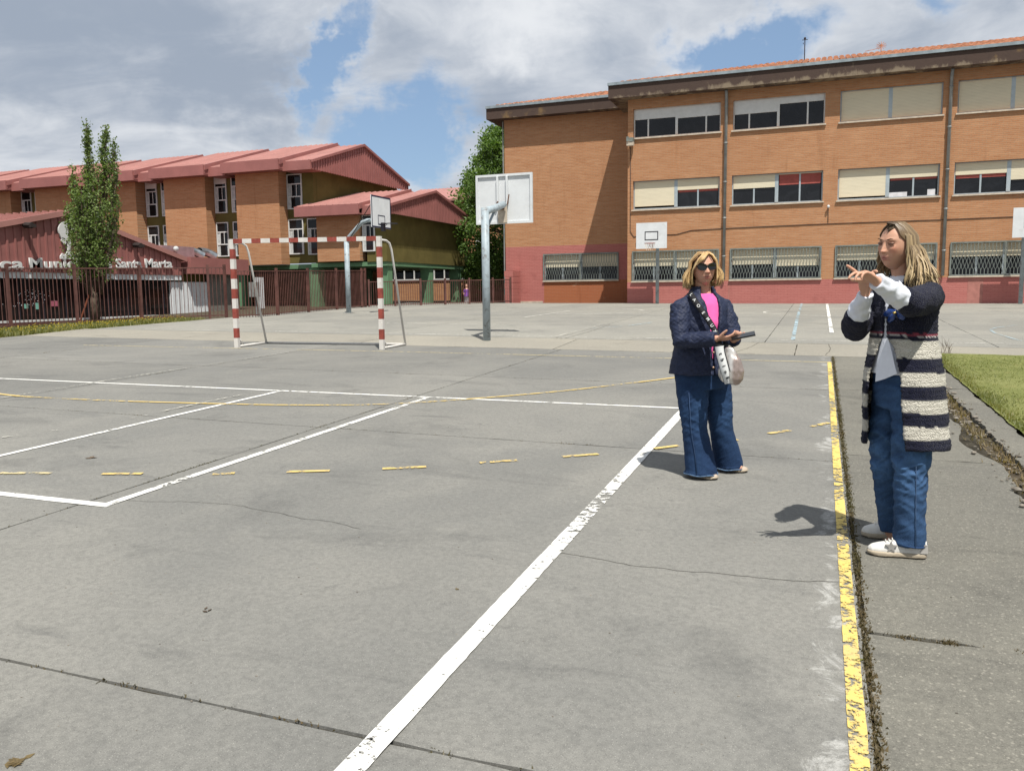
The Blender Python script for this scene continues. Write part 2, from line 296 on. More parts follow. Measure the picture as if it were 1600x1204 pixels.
# ---------------------------------------------------------------- mesh helpers
class MB:
    def __init__(s): s.v = []; s.f = []; s.m = []; s.cm = 0
    def quad(s, a, b, c, d): i = len(s.v); s.v += [a, b, c, d]; s.f.append((i, i + 1, i + 2, i + 3)); s.m.append(s.cm)
    def poly(s, pts): i = len(s.v); s.v += list(pts); s.f.append(tuple(range(i, i + len(pts)))); s.m.append(s.cm)
    def box(s, x0, x1, y0, y1, z0, z1):
        i = len(s.v)
        s.v += [(x0, y0, z0), (x1, y0, z0), (x1, y1, z0), (x0, y1, z0), (x0, y0, z1), (x1, y0, z1), (x1, y1, z1), (x0, y1, z1)]
        for q in ((0, 3, 2, 1), (4, 5, 6, 7), (0, 1, 5, 4), (1, 2, 6, 5), (2, 3, 7, 6), (3, 0, 4, 7)): s.f.append(tuple(i + k for k in q)); s.m.append(s.cm)
    def prism(s, pts, vec):
        "pts: polygon, extruded by vec"
        n = len(pts); i = len(s.v); s.v += [tuple(p) for p in pts] + [(p[0] + vec[0], p[1] + vec[1], p[2] + vec[2]) for p in pts]
        s.f.append(tuple(i + k for k in range(n - 1, -1, -1))); s.f.append(tuple(i + n + k for k in range(n))); s.m += [s.cm] * 2
        for k in range(n): s.f.append((i + k, i + (k + 1) % n, i + n + (k + 1) % n, i + n + k)); s.m.append(s.cm)
    def tube(s, pts, r, seg=10, cap=True, side=None, r2=None):
        "r: radius or list; side: fixed side vector (r along it, r2 across)"
        pts = [Vector(p) for p in pts]; n = len(pts); R = r if isinstance(r, (list, tuple)) else [r] * n
        R2 = R if r2 is None else (r2 if isinstance(r2, (list, tuple)) else [r2] * n)
        i0 = len(s.v); pu = None
        for k, p_ in enumerate(pts):
            a = pts[max(0, k - 1)]; b = pts[min(n - 1, k + 1)]; d_ = (b - a).normalized()
            if side is not None: u = Vector(side) - d_ * d_.dot(Vector(side))
            elif pu is None: u = d_.orthogonal()
            else: u = pu - d_ * d_.dot(pu)
            if u.length < 1e-6: u = d_.orthogonal()
            u.normalize(); pu = u; w = d_.cross(u)
            for j in range(seg):
                th = 2 * PI * j / seg; q = p_ + u * (R[k] * math.cos(th)) + w * (R2[k] * math.sin(th)); s.v.append(tuple(q))
        for k in range(n - 1):
            for j in range(seg):
                a = i0 + k * seg + j; b = i0 + k * seg + (j + 1) % seg; s.f.append((a, b, b + seg, a + seg)); s.m.append(s.cm)
        if cap:
            s.f.append(tuple(i0 + j for j in range(seg - 1, -1, -1))); s.f.append(tuple(i0 + (n - 1) * seg + j for j in range(seg))); s.m += [s.cm] * 2
    def sphere(s, c, rx, ry, rz, nu=16, nv=10, R=None):
        i0 = len(s.v); R = R or Matrix.Identity(3); c = Vector(c)
        for a in range(nv + 1):
            ph = PI * a / nv
            for b in range(nu):
                th = 2 * PI * b / nu; s.v.append(tuple(c + R @ Vector((rx * math.sin(ph) * math.cos(th), ry * math.sin(ph) * math.sin(th), rz * math.cos(ph)))))
        for a in range(nv):
            for b in range(nu):
                p0 = i0 + a * nu + b; p1 = i0 + a * nu + (b + 1) % nu; s.f.append((p0, p0 + nu, p1 + nu, p1)); s.m.append(s.cm)
    def mesh(s, name, off=(0, 0, 0)):
        v = np.array(s.v, dtype=np.float64) - np.array(off); me = bpy.data.meshes.new(name); me.from_pydata(v.tolist(), [], s.f); me.update(); return me
OFF = {}
def tag(o, label=None, cat=None, group=None, kind=None):
    if label: o['label'] = label
    if cat: o['category'] = cat
    if group: o['group'] = group
    if kind: o['kind'] = kind
    return o
def empty(name, loc, label=None, cat=None, group=None, kind=None):
    o = bpy.data.objects.new(name, None); o.empty_display_size = 0.2; C.objects.link(o); o.location = loc; OFF[o.name] = Vector(loc)
    return tag(o, label, cat, group, kind)
def link(name, me, mats, parent=None, smooth=False, local=None):
    o = bpy.data.objects.new(name, me); C.objects.link(o)
    for m in (mats if isinstance(mats, (list, tuple)) else [mats]): 
        if len(me.materials) < (len(mats) if isinstance(mats, (list, tuple)) else 1): me.materials.append(m)
    if smooth: me.polygons.foreach_set('use_smooth', [True] * len(me.polygons))
    base = OFF[parent.name] if parent else Vector((0, 0, 0))
    if parent: o.parent = parent
    if local is not None: o.location = Vector(local) - base; OFF[o.name] = Vector(local)
    else: OFF[o.name] = base
    return o
def build(name, mb, mats, parent=None, smooth=False, org=None):
    "vertices of mb are world coordinates"
    base = Vector(org) if org is not None else (OFF[parent.name] if parent else Vector((0, 0, 0)))
    me = mb.mesh(name, base)
    o = link(name, me, mats, parent, smooth, local=org)
    if any(mb.m): me.polygons.foreach_set('material_index', mb.m)
    me.update(); return o
def clone(o, loc=None, parent=None, rotz=None):
    c = o.copy(); C.objects.link(c); c.parent = parent or o.parent
    if loc is not None: c.location = Vector(loc) - (OFF[c.parent.name] if c.parent else Vector((0, 0, 0)))
    if rotz is not None: c.rotation_euler = (0, 0, rotz)
    return c

# ---------------------------------------------------------------- ground
def sx(x, y):
    k = min(1, max(0, (y - 15) / 19)); far = 0.0085 if x < 0 else 0.005
    return 0.0116 * (1 - k) + far * k
RAMP = 0.05
def gp(x, y):
    xc = min(26, max(-24, x)); yc = min(36, max(-12, y)); return 0.0256 * yc - sx(xc, yc) * xc
def gz(x, y):
    "height of the walked surface"
    r = min(1, max(0, (y - 14.78) / 1.75)); return gp(x, y) + RAMP * r
# big sheet of earth under everything
xs = [-900, -300, -120, -60, -40, -24] + [x for x in range(-20, 25, 4)] + [26, 40, 60, 120, 300, 900]
ys = [-300, -100, -40, -12] + [y for y in range(-8, 36, 4)] + [36, 40, 48, 60, 120, 300, 900]
mb = MB()
for i in range(len(xs) - 1):
    for j in range(len(ys) - 1):
        mb.quad(*[(x, y, gp(x, y) - 0.035) for x, y in ((xs[i], ys[j]), (xs[i + 1], ys[j]), (xs[i + 1], ys[j + 1]), (xs[i], ys[j + 1]))])
ground = tag(build('ground', mb, M['soil']), kind='structure')
def jit(a, b, s=1.0): return (mnoise.noise(Vector((a * 3.1, b * 3.1, 0.5))) * 0.006 + mnoise.noise(Vector((a * 17, b * 17, 2.5))) * 0.004) * s
def slab(x0, x1, y0, y1, m, parent, gap=0.0075, zf=gz, name='concrete_slab', n=14, edge=1.0):
    nx = max(2, int((x1 - x0) * n / 2)); ny = max(2, int((y1 - y0) * n / 2)); nx = min(nx, 44); ny = min(ny, 44)
    mb = MB(); V_ = []
    for j in range(ny + 1):
        for i in range(nx + 1):
            x = x0 + gap + (x1 - x0 - 2 * gap) * i / nx; y = y0 + gap + (y1 - y0 - 2 * gap) * j / ny
            if i in (0, nx): x += jit(x, y, edge) * (1 if i == 0 else -1)
            if j in (0, ny): y += jit(y + 31, x, edge) * (1 if j == 0 else -1)
            V_.append((x, y, zf(x, y) - (0.003 if i in (0, nx) or j in (0, ny) else 0)))
    mb.v = list(V_)
    for j in range(ny):
        for i in range(nx): a = j * (nx + 1) + i; mb.f.append((a, a + 1, a + nx + 2, a + nx + 1)); mb.m.append(0)
    rim = [i for i in range(nx + 1)] + [(j * (nx + 1) + nx) for j in range(1, ny + 1)] + [ny * (nx + 1) + i for i in range(nx - 1, -1, -1)] + [j * (nx + 1) for j in range(ny - 1, 0, -1)]
    b0 = len(mb.v)
    for r in rim: v = mb.v[r]; mb.v.append((v[0], v[1], v[2] - 0.05))
    L = len(rim)
    for k in range(L): mb.f.append((rim[k], b0 + k, b0 + (k + 1) % L, rim[(k + 1) % L])); mb.m.append(0)
    return build(name, mb, m, parent)
court = empty('lower_court', (-4, 5, gz(-4, 5) - 0.05), kind='structure')
XL = [-18.3, -13.9, -9.28, -4.53, 0.20]; YL = [-2.3, 2.21, 6.76, 10.72, 14.78]
for i in range(4):
    for j in range(4): slab(XL[i], XL[i + 1], YL[j], YL[j + 1], M['court'], court)
filler = MB()
filler.quad(*[(x, y, gz(x, y) - 0.016) for x, y in ((-18.3, -2.3), (1.3, -2.3), (1.3, 14.78), (-18.3, 14.78))])
build('joint_filler', filler, M['joint'], court)
strip = empty('concrete_step', (-4, 15.5, gz(-4, 15.5) - 0.05), kind='structure')
xsn = [-18.3, -13.7, -9.0, -4.7, -0.4, 4.2, 8.9, 13.6]
for a, b in zip(xsn[:-1], xsn[1:]): slab(a, b, 14.79, 16.54, M['strip'], strip, name='concrete_slab', edge=2.0)
upper = empty('upper_court', (-2, 25, gz(-2, 25) - 0.05), kind='structure')
XU = [-18.0, -14.1, -9.6, -5.2, -1.0, 2.95, 7.3, 11.6, 16]; YU = [16.56, 20.6, 25.0, 29.6, 34.28]
for i in range(8):
    for j in range(4):
        x1 = XU[i + 1]
        slab(XU[i], x1, YU[j], YU[j + 1], M['upper'], upper, n=6)
path = empty('pavement', (0.8, 6, gz(0.8, 6) - 0.05), kind='structure')
YP = [-2.3, 0.4, 3.58, 7.05, 10.82, 12.88, 14.77]
def edgex(y): return 1.25 + 0.05 * math.sin(y * 1.3) + 0.06 * math.sin(y * 3.7 + 1) + (0.10 if y < 5 else 0)
for j in range(6):
    o = slab(0.207, 1.30, YP[j], YP[j + 1], M['pave'], path, n=28, edge=2.5)
    for v in o.data.vertices:
        x = v.co.x + OFF[o.name].x
        if x > 1.0: y = v.co.y + OFF[o.name].y; v.co.x += (x - 1.0) / 0.3 * (edgex(y) - 1.30 + 0.03 * mnoise.noise(Vector((0, y * 6, 0))) + 0.02 * mnoise.noise(Vector((3, y * 23, 0))))
# old concrete edging between the dirt and the turf
edging = empty('turf_edging', (1.5, 8, gz(1.5, 8) - 0.05), kind='structure')
YE = [3.0, 5.9, 8.6, 11.2, 13.4, 15.2]
for j in range(5): slab(1.44, 1.70, YE[j], YE[j + 1], M['pave'], edging, n=30, edge=5.0, name='edging_stone', zf=lambda x, y: gz(x, y) + 0.006)
# turf sheet
mb = MB(); NX, NY = 40, 50; tx0, tx1, ty0, ty1 = 1.70, 16.0, -2.0, 15.45
for j in range(NY + 1):
    for i in range(NX + 1):
        x = tx0 + (tx1 - tx0) * (i / NX) ** 1.5; y = ty0 + (ty1 - ty0) * j / NY
        if i == 0: x += 0.04 * mnoise.noise(Vector((1, y * 2.3, 4))) 
        if j == NY: y += 0.05 * mnoise.noise(Vector((x * 2, 1, 7))) + 0.02 * x
        mb.v.append((x, y, gp(x, y) + 0.018 + 0.01 * mnoise.noise(Vector((x, y, 1)))))
for j in range(NY):
    for i in range(NX): a = j * (NX + 1) + i; mb.f.append((a, a + 1, a + NX + 2, a + NX + 1)); mb.m.append(0)
turf_o = tag(build('grass', mb, M['turf'], smooth=True), kind='stuff')

# small blades / clumps -------------------------------------------------
def blades(pts, hgt, wid, lean=0.5, per=1, zf=gz):
    mb = MB(); 
    for (x, y) in pts:
        z = zf(x, y) - 0.004
        for _ in range(per):
            a = random.uniform(0, 2 * PI); h = hgt * random.uniform(0.4, 1.2); w = wid * random.uniform(0.6, 1.3); l = h * lean * random.uniform(0.2, 1.4)
            ox, oy = random.gauss(0, wid * 2), random.gauss(0, wid * 2); c, s_ = math.cos(a), math.sin(a); i = len(mb.v)
            mb.v += [(x + ox - s_ * w, y + oy + c * w, z), (x + ox + s_ * w, y + oy - c * w, z), (x + ox + c * l, y + oy + s_ * l, z + h)]
            mb.f.append((i, i + 1, i + 2)); mb.m.append(0)
    return mb
pts = []
for _ in range(9000):
    y = random.uniform(12.5, 21.2); pts.append((random.uniform(-20.6, -18.25 + 0.12 * math.sin(y * 2) + (0.25 if y > 18 else 0)), y))
tag(build('grass_verge', blades(pts, 0.13, 0.012, 0.7, 2, gp), M['weed']), kind='stuff')
mb = MB()
for _ in range(420):
    y = random.uniform(14.5, 21); x = random.uniform(-19.9, -18.4); z = gp(x, y) + random.uniform(0.06, 0.17); r = 0.014
    mb.sphere((x, y, z), r, r, r * 0.5, 5, 3)
tag(build('yellow_flowers', mb, M['flower']), kind='stuff')
pts = []
def along(a, b, n, sp, clump=6):
    cs = [random.random() for _ in range(clump)]
    for _ in range(n):
        u = random.random() if random.random() < 0.35 else min(1, max(0, random.choice(cs) + random.gauss(0, 0.012)))
        pts.append((a[0] + (b[0] - a[0]) * u + random.gauss(0, sp), a[1] + (b[1] - a[1]) * u + random.gauss(0, sp)))
along((-4.5, 2.21), (0.2, 2.21), 110, 0.006, 14); along((-9, 6.76), (0.2, 6.76), 120, 0.008, 14); along((-16, 10.72), (0.2, 10.72), 110, 0.01, 14)
along((-4.53, 2.2), (-4.53, 14.7), 200, 0.006, 12); along((-9.28, 4), (-9.28, 14), 160, 0.012, 9); along((-16, 14.78), (0.2, 14.78), 260, 0.015, 12)
along((0.22, 3.58), (1.2, 3.58), 160, 0.008, 6)
along((-13.9, 8), (-13.9, 14), 160, 0.02, 4); along((-9, 16.56), (3, 16.56), 160, 0.02, 8)
tag(build('joint_moss', blades(pts, 0.011, 0.004, 0.9, 2), M['moss']), kind='stuff')
pts = []
for _ in range(3000):
    y = 2.0 + 12.8 * random.random() ** 1.3; k = mnoise.noise(Vector((0, y * 2.1, 9))); pts.append((0.207 + random.gauss(0, 0.004 + 0.016 * max(0, k)), y))
tag(build('pavement_joint_moss', blades(pts, 0.013, 0.006, 1.0, 2), M['moss']), kind='stuff')
# dirt band with weeds, litter and pebbles beside the turf
pts = []
for _ in range(1100):
    y = random.uniform(3.5, 14.8); pts.append((1.36 + 0.04 * math.sin(y * 2) + random.gauss(0, 0.055), y))
tag(build('dry_weeds', blades(pts, 0.05, 0.006, 1.1, 2, lambda x, y: gp(x, y) - 0.02), M['drygrass']), kind='stuff')
pts = [(1.72 + random.expovariate(14), random.uniform(3.5, 15.4)) for _ in range(3000)]
tag(build('turf_edge_weeds', blades(pts, 0.045, 0.006, 0.9, 2, lambda x, y: gp(x, y) + 0.012), M['weed']), kind='stuff')
pts = [(1.72 + 7 * random.random() ** 1.5, 15.4 - 10 * random.random() ** 1.2) for _ in range(26000)]
tag(build('turf_blades', blades(pts, 0.022, 0.005, 0.8, 2, lambda x, y: gp(x, y) + 0.016), M['blade']), kind='stuff')
mb = MB()
for _ in range(900):
    y = random.uniform(3.5, 14.5); x = random.gauss(1.36, 0.075); r = random.choice([0.004, 0.006, 0.008, 0.012, 0.02]) * random.uniform(0.7, 1.3)
    mb.sphere((x, y, gp(x, y) - 0.03 + r * 0.4 + 0.02 * (x < 1.28 or x > 1.43) * 1.8), r * random.uniform(.8, 1.5), r, r * 0.6, 6, 4)
for _ in range(420):
    x = random.uniform(-7, 1.1); y = random.uniform(1.9, 10); r = random.choice([0.0025, 0.003, 0.004]); mb.sphere((x, y, gz(x, y) + r * .3), r * 1.4, r, r * 0.6, 5, 3)
tag(build('gravel', mb, M['pebble']), kind='stuff')
# twigs of a dead plant at the corner of the turf
mb = MB(); z0 = gp(2.0, 15.5)
for k in range(9):
    a = random.uniform(0, 2 * PI); l = random.uniform(0.12, 0.3); q = Vector((2.0 + random.uniform(-.1, .1), 15.55, z0))
    e = q + Vector((math.cos(a) * l * .5, math.sin(a) * l * .2, l * 1.1)); mb.tube([q, (q + e) / 2 + Vector((0.01, 0, 0.02)), e], [0.004, 0.003, 0.002], 4)
    mb.tube([(q + e) / 2, (q + e) / 2 + Vector((random.uniform(-.08, .08), 0, .1))], [0.003, 0.0015], 4)
tag(build('dead_weed', mb, M['bark']), 'spindly bare dead weed standing at the corner of the green turf', 'plant')
def leaf_litter(name, x, y, s, m, label, cat='leaf', n=3):
    mb = MB(); z = gz(x, y)
    for _ in range(n):
        a = random.uniform(0, 2 * PI); px, py = x + random.gauss(0, s * .5), y + random.gauss(0, s * .5); c, s_ = math.cos(a) * s, math.sin(a) * s
        i = len(mb.v); mb.v += [(px - c, py - s_, z + .003), (px - s_ * .4, py + c * .4, z + s * .25), (px + c, py + s_, z + .004), (px + s_ * .4, py - c * .4, z + s * .12)]
        mb.f += [(i, i + 1, i + 2), (i, i + 2, i + 3)]; mb.m += [0, 0]
    tag(build(name, mb, m), label, cat)
leaf_litter('dry_leaf', -5.57, 5.01, 0.035, M['bark'], 'small dark leaf scrap between the two white lines on the left', 'leaf', 4)
leaf_litter('dry_leaf', -2.54, 2.85, 0.018, M['bark'], 'curled brown leaf on bare concrete left of the long white line', 'leaf', 3)
leaf_litter('dry_leaf', -1.58, 3.44, 0.014, M['drygrass'], 'tiny tan leaf fragment near the far half of the long white line', 'leaf', 2)
leaf_litter('green_leaf', 0.16, 3.3, 0.022, M['weed'], 'single green leaf lying on the yellow edge line', 'leaf', 1)
leaf_litter('dirt_clump', -2.30, 1.72, 0.022, M['drygrass'], 'clump of dead grass and dirt on the concrete at the lower left corner', 'debris', 14)

# ---------------------------------------------------------------- painted lines (one part per line, lying on its slab)
lines = empty('court_markings', (-4, 6, gz(-4, 6)), kind='structure')
def line(pts, w, m, name='painted_line', z=0.004):
    mb = MB(); n = len(pts); seg = []
    for k in range(n - 1):
        L = math.dist(pts[k], pts[k + 1]); c = max(1, int(L / 0.05)) if pts[0][1] < 10 else max(1, int(L / 0.4))
        for q in range(c): seg.append((pts[k][0] + (pts[k + 1][0] - pts[k][0]) * q / c, pts[k][1] + (pts[k + 1][1] - pts[k][1]) * q / c))
    seg.append(pts[-1]); L_ = []
    for k, p_ in enumerate(seg):
        a = seg[max(0, k - 1)]; b = seg[min(len(seg) - 1, k + 1)]; d_ = Vector((b[0] - a[0], b[1] - a[1])).normalized(); nrm = Vector((-d_.y, d_.x)) * w / 2
        for s_ in (1, -1): jt = 1 + (0.04 * mnoise.noise(Vector((p_[0] * 7, p_[1] * 7, s_ * 5))) + 0.07 * mnoise.noise(Vector((p_[0] * 31, p_[1] * 31, s_ * 5)))); x, y = p_[0] + nrm.x * s_ * jt, p_[1] + nrm.y * s_ * jt; L_.append((x, y, gz(x, y) + z))
    mb.v = L_
    for k in range(len(seg) - 1): mb.f.append((2 * k, 2 * k + 1, 2 * k + 3, 2 * k + 2)); mb.m.append(0)
    return build(name, mb, m, lines)
def arc(pts, n=10):
    "smooth curve through points"
    P_ = [Vector(p_) for p_ in pts]; P_ = [2 * P_[0] - P_[1]] + P_ + [2 * P_[-1] - P_[-2]]; o = []
    for k in range(1, len(P_) - 2):
        for q in range(n):
            u = q / n; a, b, c, d_ = P_[k - 1], P_[k], P_[k + 1], P_[k + 2]
            o.append(tuple(0.5 * ((2 * b) + (c - a) * u + (2 * a - 5 * b + 4 * c - d_) * u * u + (3 * b - a - 3 * c + d_) * u ** 3)))
    o.append(tuple(P_[-2])); return o
line([(-14, 8.46), (-11.1, 8.55), (-6.36, 8.70), (-1.33, 8.85)], 0.062, M['wpaint'])
line([(-1.29, 1.2), (-1.33, 8.80)], 0.090, M['wpaint'], z=0.006)
line([(-4.33, 3.97), (-4.33, 8.76)], 0.068, M['wpaint'], z=0.006)
line([(-6.36, 3.9), (-6.36, 8.70)], 0.062, M['wpaint'], z=0.006)
line([(-8.5, 3.93), (-4.29, 4.00)], 0.075, M['wpaint'])
line(arc([(-11.6, 8.0), (-9.6, 7.40), (-8.2, 7.38), (-6.95, 7.52), (-5.53, 7.78), (-4.4, 8.25), (-3.14, 9.45), (-2.3, 10.6), (-1.72, 11.5)]), 0.055, M['ypaint'], z=0.008)
DS = [((-5.80, 4.40), (-5.42, 4.52)), ((-5.03, 4.63), (-4.74, 4.73)), ((-4.24, 4.87), (-4.08, 4.96)), ((-3.73, 5.12), (-3.44, 5.25)), ((-3.09, 5.43), (-2.80, 5.59)), ((-2.46, 5.84), (-2.21, 6.01)), ((-1.91, 6.24), (-1.66, 6.42)), ((-1.27, 6.76), (-1.10, 6.94)), ((-0.78, 7.22), (-0.65, 7.34)), ((-0.41, 7.70), (-0.23, 7.91)), ((-0.05, 8.16), (0.10, 8.41))]
for k, (a, b) in enumerate(DS): line([a, b], 0.055, M['yfaint'] if k == 0 else M['ypaint'], 'painted_dash', z=0.008)
line([(0.150, 1.2), (0.148, 5.3), (0.148, 13.84)], 0.058, M['ywear'])
line([(-14.5, 13.1), (-7.07, 13.58), (0.12, 13.81)], 0.05, M['yfaint'])
line([(-7.6, 5.25), (-7.05, 5.40), (-6.67, 6.22), (-6.66, 7.5), (-6.60, 8.5)][1:], 0.04, M['wfaint'], z=0.010)
line([(-9.35, 7.1), (-9.40, 9.2), (-9.30, 13.0)], 0.05, M['wfaint'])
# faded markings of the upper court
line([(-16.5, 16.85), (-9.83, 16.95), (-4.9, 16.98), (3.5, 17.35), (9, 17.5)], 0.05, M['wworn'])
for y, a, b, w, mm in ((18.4, -13.2, -3.0, 0.05, 'wfaint'), (20.4, -11.4, -7.2, 0.06, 'wworn'), (22.2, -10.2, -5.4, 0.06, 'wfaint'), (24.2, -9.8, 3.0, 0.05, 'wfaint'), (26.2, -8.2, -4.8, 0.06, 'wworn'), (22.7, 0.2, 3.0, 0.05, 'wfaint'), (18.7, -6, -2.2, 0.05, 'wfaint'), (19.6, -2.0, 3, 0.05, 'wfaint')):
    line([(a, y), (b, y + 0.05 * (b - a) * 0.3)], w, M[mm])
line([(-12.6, 16.9), (-10.4, 19.3)], 0.06, M['wfaint']); line([(-5.3, 16.95), (-5.35, 21.0)], 0.07, M['wfaint'], z=0.008)
line([(-8.4, 23.6), (-8.15, 27.6)], 0.07, M['wworn'], z=0.010)
cx, cy = -8.0, 27.6
line([(cx + 2.4 * math.sin(a), cy + 2.1 * math.cos(a)) for a in [k * PI / 16 for k in range(-2, 17)]], 0.09, M['wworn'], z=0.008)
line([(cx + 1.7 * math.sin(a), cy + 1.5 * math.cos(a)) for a in [k * PI / 16 for k in range(-2, 17)]], 0.08, M['wfaint'], z=0.008)
line([(0.6 - 2.3 * math.sin(a), 27.6 + 1.9 * math.cos(a)) for a in [k * PI / 14 for k in range(0, 15)]], 0.08, M['wworn'], z=0.008)
line([(-0.50, 17.2), (-0.62, 25), (-0.70, 33.9)], 0.08, M['bpaint'], z=0.012)
line([(0.235, 19.2), (0.225, 26), (0.21, 33.8)], 0.085, M['wpaint'], z=0.012)
line(arc([(3.6, 17.4), (3.5, 18.6), (3.45, 20.0), (3.65, 21.2), (4.4, 22.5)]), 0.05, M['bpaint'], z=0.012)
line(arc([(-5.2, 19.6), (-4.6, 20.4), (-4.2, 21.9)]), 0.06, M['bpaint'], z=0.012)
line(arc([(-4.3, 25.4), (-3.8, 26.2), (-3.7, 27.2)]), 0.06, M['bpaint'], z=0.014)
# cracks: thin dark grooves filled with dirt
def crack(pts, w=0.006):
    w *= 0.6
    P_ = arc(pts, 14); P_ = [(x + 0.02 * mnoise.noise(Vector((x * 5, y * 5, 1))), y + 0.035 * mnoise.noise(Vector((x * 4, y * 4, 5))) + 0.012 * mnoise.noise(Vector((x * 19, y * 19, 5)))) for x, y in P_]
    return line(P_, w, M['joint'], 'crack', z=0.0022)
crack([(-4.3, 4.14), (-3.6, 4.28), (-3.24, 4.22), (-2.49, 4.12)], 0.005); crack([(-1.28, 4.10), (-0.9, 4.03), (-0.5, 4.05), (-0.1, 4.08), (0.17, 4.13)], 0.006)

for a, b in (((-5.0, 16.6), (-5.1, 20.9)), ((-1.4, 15.0), (-1.1, 16.5)), ((0.1, 14.9), (0.15, 16.5))): crack([a, ((a[0] + b[0]) / 2 + .05, (a[1] + b[1]) / 2), b], 0.015)
# ================================================================= right school building
YF = 34.3; YW = 36.6; WK = 36.6 / 35.8
def wx(x): return x * WK
def wz(z): return 1.5 + (z - 1.5) * WK
school = empty('school_building', (0, YF, gp(0, YF)), 'long three storey brick school with pink painted base and rows of shuttered windows', 'building')
def wallgrid(x0, x1, z0, z1, ops, zones, plane, depth=0.3, axis='x', extra=()):
    """wall in cells. ops: (x0,x1,z0,z1) openings; zones(xc,zc)->key ; returns {key: MB}"""
    xs = sorted({x0, x1, *[v for o in ops for v in o[:2]], *[e for e in extra if x0 < e < x1]})
    zs = sorted({z0, z1, *[v for o in ops for v in o[2:4]], *ZC}); zs = [z for z in zs if z0 <= z <= z1]
    out = {}
    for i in range(len(xs) - 1):
        j = 0
        for j in range(len(zs) - 1):
            xc, zc = (xs[i] + xs[i + 1]) / 2, (zs[j] + zs[j + 1]) / 2
            if any(o[0] < xc < o[1] and o[2] < zc < o[3] for o in ops): continue
            mb = out.setdefault(zones(xc, zc), MB())
            if axis == 'x': mb.box(xs[i], xs[i + 1], plane, plane + depth, zs[j], zs[j + 1])
            else: mb.box(plane - depth, plane, xs[i], xs[i + 1], zs[j], zs[j + 1])
    return out
BX = [(-7.40, -3.91), (-3.44, -0.06), (0.47, 3.93), (4.40, 7.90), (8.42, 11.9)]
RZ = [(1.90, 3.11), (4.82, 5.98), (7.70, 8.86)]
ZC = [1.86, 3.55]
ops = [(a, b, z0, z1) for a, b in BX for z0, z1 in RZ]
for k, mb in wallgrid(-7.62, 16, 0.3, 9.5, ops, lambda x, z: 'pink' if z < 1.86 else 'brick', YF).items():
    build('painted_band' if k == 'pink' else 'wall', mb, M['pink_x'] if k == 'pink' else M['brick_x'], school)
wing_op = (wx(-11.78), wx(-8.36), wz(2.00), wz(3.17)); ZC += [wz(2.0), wz(3.55)]; WL_ = wx(-13.62)
for k, mb in wallgrid(WL_, -7.62, 0.3, 9.6, [wing_op], lambda x, z: ('pink' if z < wz(3.55) and (x < wx(-11.78) or z > wz(2.0)) else ('raw' if z < wz(2.0) else 'brick')), YW, extra=(wx(-11.78),)).items():
    build({'pink': 'painted_band', 'raw': 'plinth', 'brick': 'wall'}[k], mb, M[{'pink': 'pink_x', 'raw': 'brick_raw', 'brick': 'brick_x'}[k]], school)
mb = MB(); mb.box(-7.62, -7.32, YF + 0.3, YW, 0.3, 9.5); build('side_wall', mb, M['brick_y'], school)
mb = MB(); mb.box(WL_, WL_ + .3, YW + .3, 43.69, 0.3, 9.5); mb.box(WL_, 16, 43.7, 44, .3, 9.5); build('side_wall', mb, M['brick_y'], school)
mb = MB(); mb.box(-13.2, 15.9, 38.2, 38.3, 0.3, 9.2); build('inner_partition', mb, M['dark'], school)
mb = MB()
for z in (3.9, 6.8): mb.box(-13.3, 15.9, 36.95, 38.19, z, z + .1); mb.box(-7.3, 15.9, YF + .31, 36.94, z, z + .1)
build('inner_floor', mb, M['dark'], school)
mb = MB(); mb.box(-13.4, -12.1, YW - 0.03, YW - 0.004, gp(-12, 35) + .0, gp(-12, 35) + 0.08); build('wall_skirting', mb, M['sill'], school)
# deep eaves
mb = MB(); mb.box(-8.32, 16.3, 33.78, 44.6, 9.24, 9.74); build('eave', mb, M['fascia'], school)
mb = MB(); mb.box(wx(-14.28), -8.33, 36.1, 44.6, 9.36, 9.83); build('eave', mb, M['fascia'], school)
mb = MB(); mb.box(-8.34, 16.3, 33.72, 33.90, 9.742, 9.85); mb.box(wx(-14.3), -8.35, 36.04, 36.2, 9.832, 9.94); build('gutter', mb, M['gutter'], school)
def tiles(x0, x1, y0, z0, ridge_y, slope, hip, nm):
    "barrel tiles up the front slope; hip: cut back on the left"
    mb = MB(); px = 0.23; rows = int((ridge_y - y0) / 0.36); x = x0
    while x < x1:
        ymax = y0 + min(ridge_y - y0, (x - x0) / hip) if hip else ridge_y
        r = 0
        while y0 + r * 0.36 < ymax:
            ya = y0 + r * 0.36 - 0.03; yb = min(ymax, y0 + (r + 1) * 0.36); za, zb = z0 + (ya - y0) * slope + 0.03, z0 + (yb - y0) * slope
            i = len(mb.v)
            for (yy, zz, rr) in ((ya, za, 0.10), (yb, zb, 0.085)):
                for q in range(5): th = PI * q / 4; mb.v.append((x + px / 2 - rr * math.cos(th), yy, zz + rr * 0.6 * math.sin(th)))
            for q in range(4): mb.f.append((i + q, i + q + 1, i + q + 6, i + q + 5)); mb.m.append(0)
            mb.f.append((i, i + 1, i + 2, i + 3, i + 4)); mb.m.append(0)
            r += 1
        x += px
    return tag(build(nm, mb, M['tile'], school), kind='stuff')
SL = 0.275
tiles(-8.1, 16.2, 33.9, 9.84, 39.2, SL, 1.15, 'roof_tile'); tiles(wx(-14.1), -8.3, 36.2, 9.93, 40.3, SL, 1.15, 'roof_tile')
